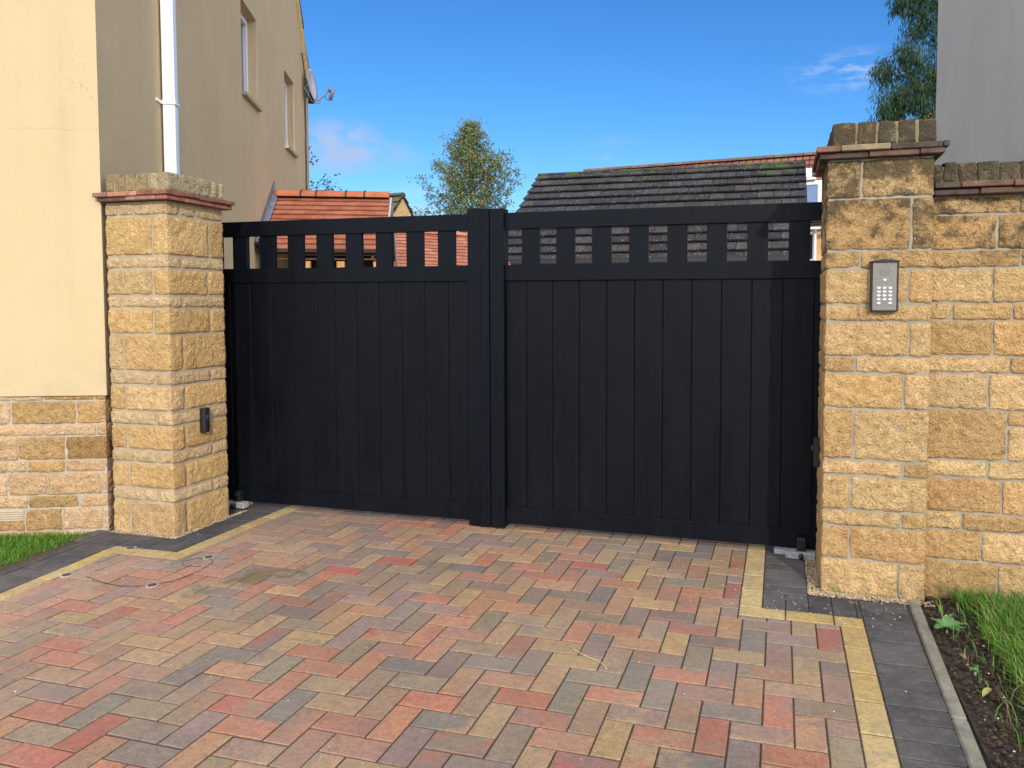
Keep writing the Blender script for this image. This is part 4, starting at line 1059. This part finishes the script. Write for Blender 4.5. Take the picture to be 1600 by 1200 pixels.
# =================================================================== SMALL THINGS
def pebbles(name, spots, n, rng, cols, label=None, seed=1, zf=lambda x, y: 0):
    rr = random.Random(seed); m = MB()
    for _ in range(n):
        x0, x1, y0, y1 = rr.choice(spots); x = rr.uniform(x0, x1); y = rr.uniform(y0, y1); r = rr.uniform(*rng)
        z = zf(x, y) + r * .3; c = jit(rr.choice(cols), .2, rr); vs = []
        ax_, ay_, az_ = r * rr.uniform(.8, 1.4), r * rr.uniform(.8, 1.3), r * rr.uniform(.5, .9); th = rr.uniform(0, 3)
        for (a, b, d) in ((1, 0, 0), (-1, 0, 0), (0, 1, 0), (0, -1, 0), (0, 0, 1), (0, 0, -1)):
            px_, py_ = a * ax_, b * ay_; vs.append((x + px_ * math.cos(th) - py_ * math.sin(th), y + px_ * math.sin(th) + py_ * math.cos(th), z + d * az_))
        m.add(vs, [(0, 2, 4), (2, 1, 4), (1, 3, 4), (3, 0, 4), (2, 0, 5), (1, 2, 5), (3, 1, 5), (0, 3, 5)], c)
    o = m.build(name, 'pebble', None, smooth=False)
    o['kind'] = 'stuff'
    if label: o['label'] = label
    o['category'] = 'gravel'
    return o
GRV = [(.42, .31, .18), (.36, .26, .15), (.55, .45, .3), (.28, .2, .13), (.2, .15, .1)]
pebbles('gravel', [(1.845, 1.905, -.60, -.02), (1.845, 1.905, -.60, -.02), (1.85, 2.40, -.605, -.535), (1.85, 2.40, -.59, -.54)], 3000, (.0018, .0045), GRV, 'fine golden gravel along the foot of the keypad pillar', 3)
pebbles('gravel', [(-1.735, -1.700, -.70, -.12), (-2.19, -1.70, -.725, -.69)], 1100, (.002, .005), GRV, 'fine golden gravel along the foot of the pale left pillar', 4)
pebbles('grit', [(X1i - .1, 2.27, -.9, -.55), (-1.9, 2.2, -3, 0)], 240, (.0015, .0035), [(.7, .65, .55), (.6, .5, .35)], 'scattered pale grit on the paving', 5)
pebbles('soil_crumbs', [(2.345, 2.62, -3.3, WY - .02)], 2600, (.003, .011), [(.04, .025, .017), (.025, .016, .012), (.06, .04, .025), (.03, .02, .015)], 'dark crumbs of soil in the right bed', 6)
pebbles('bark_chips', [(2.345, 2.62, -3.3, WY - .02)], 170, (.002, .006), [(.5, .42, .33), (.35, .25, .18), (.6, .55, .5)], 'pale chips scattered on the right flower bed', 7)

def grass(name, n, spot, h, w, cols, label, seed, lean=(0, 0), base=0):
    rr = random.Random(seed); m = MB()
    for _ in range(n):
        x, y = spot(rr)
        hh = rr.uniform(*h) ; th = rr.uniform(0, 2 * math.pi); b = rr.uniform(.2, .9) * hh
        d = V((math.cos(th) * b + lean[0] * hh, math.sin(th) * b + lean[1] * hh, 0)); sd_ = V((-math.sin(th + rr.uniform(-.5, .5)), math.cos(th), 0)) * w * rr.uniform(.6, 1.2)
        p0 = V((x, y, base - .01)); p1 = p0 + d * .3 + V((0, 0, hh * .6)); p2 = p0 + d + V((0, 0, hh * (.95 if rr.random() > .3 else .6)))
        c = jit(rr.choice(cols), .25, rr)
        m.add([p0 - sd_, p0 + sd_, p1 + sd_ * .8, p1 - sd_ * .8, p2], [(0, 1, 2, 3), (3, 2, 4)], c)
    o = m.build(name, 'grass', None); o['kind'] = 'stuff'; o['label'] = label; o['category'] = 'grass'
GR = [(.08, .25, .02), (.10, .30, .03), (.055, .19, .018), (.16, .34, .045)]
def gs(rr):
    while True:
        x = rr.uniform(2.40, 3.7); y = rr.uniform(-2.9, WY - .01)
        edge = 2.545 + .05 * noise.noise(V((y * 5, 0, 0))) * 2 - (.02 if y > -.62 else 0)
        if x > edge or rr.random() < .04: return x, y
grass('grass', 60000, gs, (.035, .11), .0022, GR + [(.3, .28, .1), (.22, .2, .08)], 'long green grass growing against the right boundary wall', 8, (-.25, -.1))
def gs2(rr):
    while True:
        y = rr.uniform(-1.9, -.62); x = rr.uniform(-4.2, -2.2) 
        d = (V((x, y, 0)) - HC).dot(FN)
        if d > .03 and x < -2.25 - .10 * (y - YL): return x, y
grass('grass', 15000, gs2, (.015, .04), .0022, [(.12, .26, .02), (.16, .32, .03), (.08, .2, .02)], 'short bright green turf below the stone plinth of the cream house', 9)

# straw on the paving
m = MB(); m.tube([(.885, -1.395, .004), (.93, -1.44, .008), (.985, -1.475, .005), (1.04, -1.50, .006), (1.075, -1.525, .004), (1.09, -1.555, .003)], .0014, 5)
m.build('straw', simple('straw_yellow', (.55, .45, .2), .7), None, True, props=P('single curved yellow straw lying on the paving blocks', 'straw'))
# plugs and the resin-filled saw cut linking them
plugs = [((-1.81, -.929), 'dark round plug nearest the pale pillar, on the buff header blocks'), ((-1.275, -.935), 'dark round plug beside the curved cut, right of the buff corner'),
         ((-1.775, -1.342), 'dark round plug touching the left buff border'), ((-1.244, -1.336), 'dark round plug furthest out on the pink paving, front right of the four')]
for (x, y), lb_ in plugs:
    e = empty('ground_plug', (x, y, 0), lb_, 'plug', 'round plugs set in the paving')
    m = MB(); m.tube([(x, y, -.01), (x, y, .0035)], .030, 20); m.build('mortar_ring', simple('pale_mortar', (.36, .31, .26), .9, nscale=90, var=.3), e)
    m = MB(); m.tube([(x, y, -.01), (x, y, .0050)], .021, 18); m.build('cap', simple('plug_dark', (.05, .047, .045), .6), e)
m = MB(); z = .0022
path = [(-1.66, -1.33), (-1.5, -1.375), (-1.38, -1.385), (-1.26, -1.345), (-1.19, -1.26), (-1.17, -1.12), (-1.19, -1.0), (-1.24, -.955), (-1.33, -.96), (-1.36, -1.03), (-1.31, -1.075), (-1.22, -1.06)]
m.tube([(a, b, z - .0006) for a, b in path], .0016, 5)
m.build('sealed_saw_cut', 'rubber', None, True, props=P('thin dark sealed saw cut looping between the round plugs in the paving', 'saw cut'))

# leaves and weeds
def leaf_shape(m, p, d, up, L, W, col, curl=.15, n=5):
    d = V(d).normalized(); up = V(up).normalized(); s_ = d.cross(up).normalized(); p = V(p); top = []; bot = []
    for i in range(n + 1):
        t = i / n; w = W * math.sin(math.pi * min(1, t * .93 + .03)) ** .8 * (1 - .3 * t); c = p + d * L * t + up * (curl * L * math.sin(math.pi * t))
        top.append((c + s_ * w, c, c - s_ * w))
    vs = [q for r_ in top for q in (r_[0] + up * W * .2, r_[1], r_[2] + up * W * .2)]; fs = []
    for i in range(n):
        a = i * 3; fs += [(a, a + 1, a + 4, a + 3), (a + 1, a + 2, a + 5, a + 4)]
    m.add(vs, fs, col)
for (x, y, th, L, W, c, lb_) in ((2.40, -1.41, .9, .062, .013, (.38, .36, .12), 'fallen yellow green leaf on the dark soil beside the kerb'),
                                 (2.46, -.80, 2.8, .05, .010, (.34, .17, .09), 'curled brown leaf lying against the grass, nearest the wall'),
                                 (2.41, -1.13, 2.2, .035, .012, (.36, .16, .10), 'small reddish brown leaf on the soil, midway along the bed')):
    m = MB(); leaf_shape(m, (x, y, .012), (math.cos(th), math.sin(th), .15), (0, 0, 1), L, W, c); m.build('fallen_leaf', 'leaf', None, props=P(lb_, 'leaf', 'fallen leaves on the soil'))
def weed(x, y, n, L, seed, label, col=(.11, .23, .08)):
    rr = random.Random(seed); m = MB(); e = empty('weed', (x, y, 0), label, 'plant', 'small weeds in the bed')
    for i in range(n):
        th = 2 * math.pi * i / n + rr.uniform(-.3, .3); l = L * rr.uniform(.6, 1.1); d = V((math.cos(th), math.sin(th), rr.uniform(.12, .5)))
        leaf_shape(m, (x, y, .008), d, (0, 0, 1), l, l * .38, jit(col, .2, rr), .2)
        for j in range(3): 
            q = V((x, y, .01)) + d.normalized() * l * (.5 + .2 * j); leaf_shape(m, q, d + V((rr.uniform(-.8, .8), rr.uniform(-.8, .8), .1)), (0, 0, 1), l * .35, l * .13, jit(col, .2, rr), .1, 3)
    m.build('leaves', 'leaf', e); m = MB(); m.tube([(x, y, -.01), (x, y, .012)], .004, 6); m.build('stem', 'grass', e)
weed(2.395, -.86, 11, .07, 3, 'grey green leafy weed on the soil against the kerb, nearest the wall')
weed(2.42, -1.22, 5, .03, 4, 'tiny green seedling on the soil, halfway along the bed')
weed(2.60, -.50, 9, .06, 6, 'broad green weed at the foot of the boundary wall', (.08, .24, .04))
weed(2.50, -1.80, 6, .035, 5, 'small green weed in the soil at the front of the bed')

# =================================================================== TREES
def limb(m, p, d, L, r, rr, wob=.25, n=5, up=.0):
    pts = [V(p)]; d = V(d).normalized()
    for i in range(n):
        d = (d + V((rr.uniform(-wob, wob), rr.uniform(-wob, wob), rr.uniform(-wob, wob) * .5 + up))).normalized(); pts.append(pts[-1] + d * L / n)
    m.tube(pts, r, 5, r2=r * .35); return pts
def leaf_quad(m, p, rr, L, W, col, droop=0):
    d = V((rr.gauss(0, 1), rr.gauss(0, 1), rr.gauss(0, 1) - droop)).normalized(); s_ = d.cross(V((rr.gauss(0, 1), rr.gauss(0, 1), rr.gauss(0, 1)))).normalized() * W
    m.add([p, p + d * L * .5 + s_, p + d * L, p + d * L * .5 - s_], [(0, 1, 2, 3)], col)
# birch
bt = empty('birch_tree', (-8.5, 19.2, 0), 'airy silver birch with thinning olive leaves, rising behind the meeting of the gate leaves', 'tree')
rr = random.Random(12); tr = MB(); twg = MB(); lf = MB(); base = V((-8.45, 19.25, 0)); pts = [base]
for i in range(12): pts.append(base + V((-.03 * i + .06 * math.sin(i), 0.03 * i, .64 * (i + 1))))
tr.tube(pts, .10, 8, r2=.012); BL = [(.14, .22, .075), (.17, .24, .08), (.10, .17, .07), (.22, .25, .085), (.25, .18, .08), (.12, .19, .09)]
def tr_at(z):
    t = z / .64; i = min(int(t), 11); return pts[i].lerp(pts[i + 1], t - i)
for k in range(150):
    z = 1.6 + (k / 150) ** .85 * 5.9; th = rr.uniform(0, 2 * math.pi); f = (7.7 - z) / 5.0
    prof = min(1, max(.06, f * 1.2)) ** .9 * 2.5 * rr.uniform(.55, 1.15)
    if z < 3: prof *= .8
    d = V((math.cos(th), math.sin(th), rr.uniform(.55, 1.1))); L = prof; bp = limb(twg if k % 3 else tr, tr_at(z), d, L, .018, rr, .18, 5, .03)
    for j in range(2, 6):
        for q in range(5 if z < 5.5 else 3):
            b2 = bp[j]; dd = V((rr.gauss(0, 1), rr.gauss(0, 1), rr.gauss(.1, .7))); tw = limb(twg, b2, dd, rr.uniform(.15, .42), .006, rr, .4, 3, -.05)
            dens = rr.randint(5, 10)
            for _ in range(dens):
                p = tw[rr.randint(1, 3)] + V((rr.gauss(0, .065), rr.gauss(0, .065), rr.gauss(0, .07)))
                leaf_quad(lf, p, rr, rr.uniform(.065, .11), rr.uniform(.02, .034), jit(rr.choice(BL), .3, rr), .6)
twg.build('twigs', 'bark', bt, True); tr.build('trunk', 'birch', bt, True); lf.build('crown', 'leaf', bt)
# small tree behind the cream house
st = empty('small_tree', (-9.3, 10.6, 0), 'sparse small leafy tree peeping out past the far corner of the cream house', 'tree')
rr = random.Random(5); tr = MB(); lf = MB(); b0 = V((-9.45, 10.65, 0)); tp = [b0, b0 + V((.05, 0, 1.5)), b0 + V((0, .05, 3.0)), b0 + V((.1, 0, 4.2)), b0 + V((.15, 0, 5.1))]; tr.tube(tp, .07, 7, r2=.01)
for k in range(26):
    z = rr.uniform(2.4, 4.7); th = rr.uniform(0, 2 * math.pi) if k > 9 else rr.uniform(-.5, .4); i = min(3, int(z / 1.3)); p = b0 + V((.08, 0, z)); L = rr.uniform(.5, 1.25) * (1 if z < 4 else .55)
    bp = limb(tr, p, V((math.cos(th), math.sin(th), .35)), L, .014, rr, .2, 5)
    for j in range(1, 6):
        for q in range(3):
            c = bp[j] + V((rr.gauss(0, .09), rr.gauss(0, .09), rr.gauss(0, .09)))
            for _ in range(rr.randint(2, 8)): leaf_quad(lf, c + V((rr.gauss(0, .04), rr.gauss(0, .04), rr.gauss(0, .04))), rr, .07, .022, jit(rr.choice([(.05, .09, .035), (.07, .10, .04), (.04, .07, .04)]), .3, rr))
tr.build('trunk', 'bark', st, True); lf.build('crown', 'leaf', st)
# drooping evergreen on the right
eu = empty('evergreen_tree', (5.0, 10.4, 0), 'dark evergreen tree with long drooping leaves behind the right pillar and grey building', 'tree')
rr = random.Random(9); tr = MB(); lf = MB(); b0 = V((5.0, 10.4, 0)); tpt = [b0 + V((.1 * math.sin(i), .05 * i, i * .8)) for i in range(11)]; tr.tube(tpt, .14, 8, r2=.02)
clumps = [(3.57, 10.0, 4.95, .34), (3.42, 10.0, 5.50, .26), (3.90, 10.1, 5.50, .40), (4.04, 10.2, 6.30, .34), (3.70, 10.1, 6.72, .24), (4.2, 10.2, 5.12, .36), (4.45, 10.25, 5.86, .46), (3.50, 10.0, 4.72, .26), (4.02, 10.1, 6.75, .34), (4.5, 10.3, 6.6, .5), (4.4, 10.3, 5.3, .4),
          (3.9, 10.0, 5.05, .32), (3.75, 9.9, 5.75, .24), (4.7, 10.5, 4.5, .5), (5.3, 10.6, 5.6, .7), (5.4, 10.2, 6.6, .7), (4.9, 10.6, 7.4, .7), (4.3, 10.2, 7.3, .4), (3.85, 10.1, 7.05, .25), (4.1, 10.1, 4.6, .4)]
EL = [(.026, .06, .026), (.034, .078, .03), (.02, .05, .026), (.06, .11, .03), (.038, .085, .034)]
for (x, y, z, r) in clumps:
    c = V((x, y, z)); zz = min(7.8, max(1, z - .5)); a = tpt[int(zz / .8)]; mid = a.lerp(c, .55) + V((0, 0, .15)); tr.tube([a, mid, c], .03, 5, r2=.006)
    for k in range(int(260 * r / .35)):
        o = V((rr.gauss(0, 1), rr.gauss(0, 1), rr.gauss(0, 1))); o = o.normalized() * r * rr.random() ** .45 * rr.choice([.8, 1.0, 1.22])
        tp_ = c + o; col0 = rr.choice(EL)
        if k % 9 == 0: tr.tube([c + o * .2, tp_], .004, 4, r2=.002)
        for _ in range(rr.randint(3, 6)):
            p = tp_ + V((rr.gauss(0, .035), rr.gauss(0, .035), rr.gauss(0, .04))); d = V((rr.gauss(-.12, .32), rr.gauss(0, .3), -1)).normalized(); L = rr.uniform(.07, .14); s_ = V((rr.gauss(0, 1), rr.gauss(0, 1), 0)).normalized() * rr.uniform(.006, .0105)
            lf.add([p, p + d * L * .45 + s_, p + d * L, p + d * L * .45 - s_], [(0, 1, 2, 3)], jit(col0, .3, rr))
tr.build('trunk', 'bark', eu, True); lf.build('crown', 'leaf', eu)

# =================================================================== LIGHT, SKY, CAMERA
EL_, = (R(27),)
az = V((.452, -.892)).normalized(); sv = V((az.x * math.cos(EL_), az.y * math.cos(EL_), math.sin(EL_)))
sun = bpy.data.lights.new('sun', 'SUN'); sun.energy = 2.0; sun.angle = R(.55); sun.color = (1, .915, .79)
so = bpy.data.objects.new('sun', sun); COL.objects.link(so); so.rotation_euler = sv.to_track_quat('Z', 'Y').to_euler(); so.location = (5, -12, 9)
w = bpy.data.worlds.new('World'); scn.world = w; w.use_nodes = True; nt = w.node_tree; nt.nodes.clear(); T = NT(nt)
sky = T.n('ShaderNodeTexSky'); sky.sky_type = 'NISHITA'; sky.sun_disc = False; sky.sun_elevation = EL_; sky.sun_rotation = math.atan2(az.x, az.y)
sky.altitude = 100; sky.air_density = 1.0; sky.dust_density = .4; sky.ozone_density = 2.0
hsv = T.n('ShaderNodeHueSaturation'); hsv.inputs['Saturation'].default_value = 1.3; hsv.inputs['Value'].default_value = 1.0; T.l(sky.outputs[0], hsv.inputs['Color'])
dirv = T.n('ShaderNodeTexCoord').outputs['Generated']
col = T.mix(1, hsv.outputs[0], (.455, .643, .836), 'MULTIPLY')
# unseen broken cloud added as fill for shaded walls, behind and beside the viewpoint
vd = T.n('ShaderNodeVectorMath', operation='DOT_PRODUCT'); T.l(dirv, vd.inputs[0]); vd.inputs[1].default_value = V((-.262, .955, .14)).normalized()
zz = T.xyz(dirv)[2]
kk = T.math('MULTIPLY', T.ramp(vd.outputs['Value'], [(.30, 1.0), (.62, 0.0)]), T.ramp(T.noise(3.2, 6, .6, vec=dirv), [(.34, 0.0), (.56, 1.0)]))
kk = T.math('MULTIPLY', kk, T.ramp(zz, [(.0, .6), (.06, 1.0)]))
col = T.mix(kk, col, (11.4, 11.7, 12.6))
CL = T.n('ShaderNodeMix', data_type='RGBA')
def cloud(col, d, r0, r1, sc, lo, hi, c, amt, stretch=(1, 1, 1), seed=0):
    mp = T.n('ShaderNodeMapping'); mp.inputs['Scale'].default_value = stretch; T.l(dirv, mp.inputs[0])
    dd = V([a * b for a, b in zip(d, stretch)])
    vm = T.n('ShaderNodeVectorMath', operation='DISTANCE'); T.l(mp.outputs[0], vm.inputs[0]); vm.inputs[1].default_value = dd
    n = T.noise(sc, 6, .6, vec=mp.outputs[0])
    k = T.math('MULTIPLY', T.ramp(vm.outputs['Value'], [(r0, 1.0), (r1, 0.0)]), T.ramp(n, [(lo, 0.0), (hi, 1.0)]))
    return T.mix(T.math('MULTIPLY', k, amt), col, c)
CB = 4.7
col = cloud(col, (-.537, .820, .197), .02, .062, 24, .36, .52, (.50 * CB, .61 * CB, .84 * CB), .85, (1, 1, 1.5))
col = cloud(col, (-.49, .85, .19), .0, .05, 30, .35, .6, (.55 * CB, .6 * CB, .85 * CB), .5, (1, 1, 2))
col = cloud(col, (.075, .955, .283), .02, .085, 26, .45, .62, (.7 * CB, .82 * CB, 1.12 * CB), .45, (1, 1, 3))
col = cloud(col, (-.45, .88, .13), .02, .16, 16, .5, .68, (.7 * CB, .85 * CB, 1.1 * CB), .5, (1, 1, 4))
col = cloud(col, (-.21, .955, .197), .0, .07, 25, .5, .65, (.55 * CB, .65 * CB, 1.0 * CB), .35, (1, 1, 2.5))
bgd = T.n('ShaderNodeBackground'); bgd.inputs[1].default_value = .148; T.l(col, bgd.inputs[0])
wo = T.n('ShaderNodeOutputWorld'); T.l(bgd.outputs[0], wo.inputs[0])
nt.nodes.remove(CL)

cam = bpy.data.cameras.new('camera'); co = bpy.data.objects.new('camera', cam); COL.objects.link(co); scn.camera = co
f, pitch, roll, yaw, cx_, cy_, H, ppx, ppy = 1144.09, .047027, .000529, -.267328, 1.70605, -4.17857, 1.378114, 107.131, -71.450
cam.sensor_fit = 'HORIZONTAL'; cam.sensor_width = 36; cam.lens = 36 * f / 1600; cam.shift_x = -ppx / 1600; cam.shift_y = ppy / 1600 * 1.0
cam.clip_start = .05; cam.clip_end = 600
fw = V((math.sin(yaw) * math.cos(pitch), math.cos(yaw) * math.cos(pitch), -math.sin(pitch))); rt = V((math.cos(yaw), -math.sin(yaw), 0)); up = rt.cross(fw)
r2 = rt * math.cos(roll) + up * math.sin(roll); u2 = up * math.cos(roll) - rt * math.sin(roll)
co.matrix_world = Matrix(((r2.x, u2.x, -fw.x, cx_), (r2.y, u2.y, -fw.y, cy_), (r2.z, u2.z, -fw.z, H), (0, 0, 0, 1)))
scn.view_settings.view_transform = 'Standard'; scn.view_settings.look = 'None'; scn.view_settings.exposure = .45; scn.view_settings.gamma = 1
scn.render.resolution_x = 1024; scn.render.resolution_y = 768
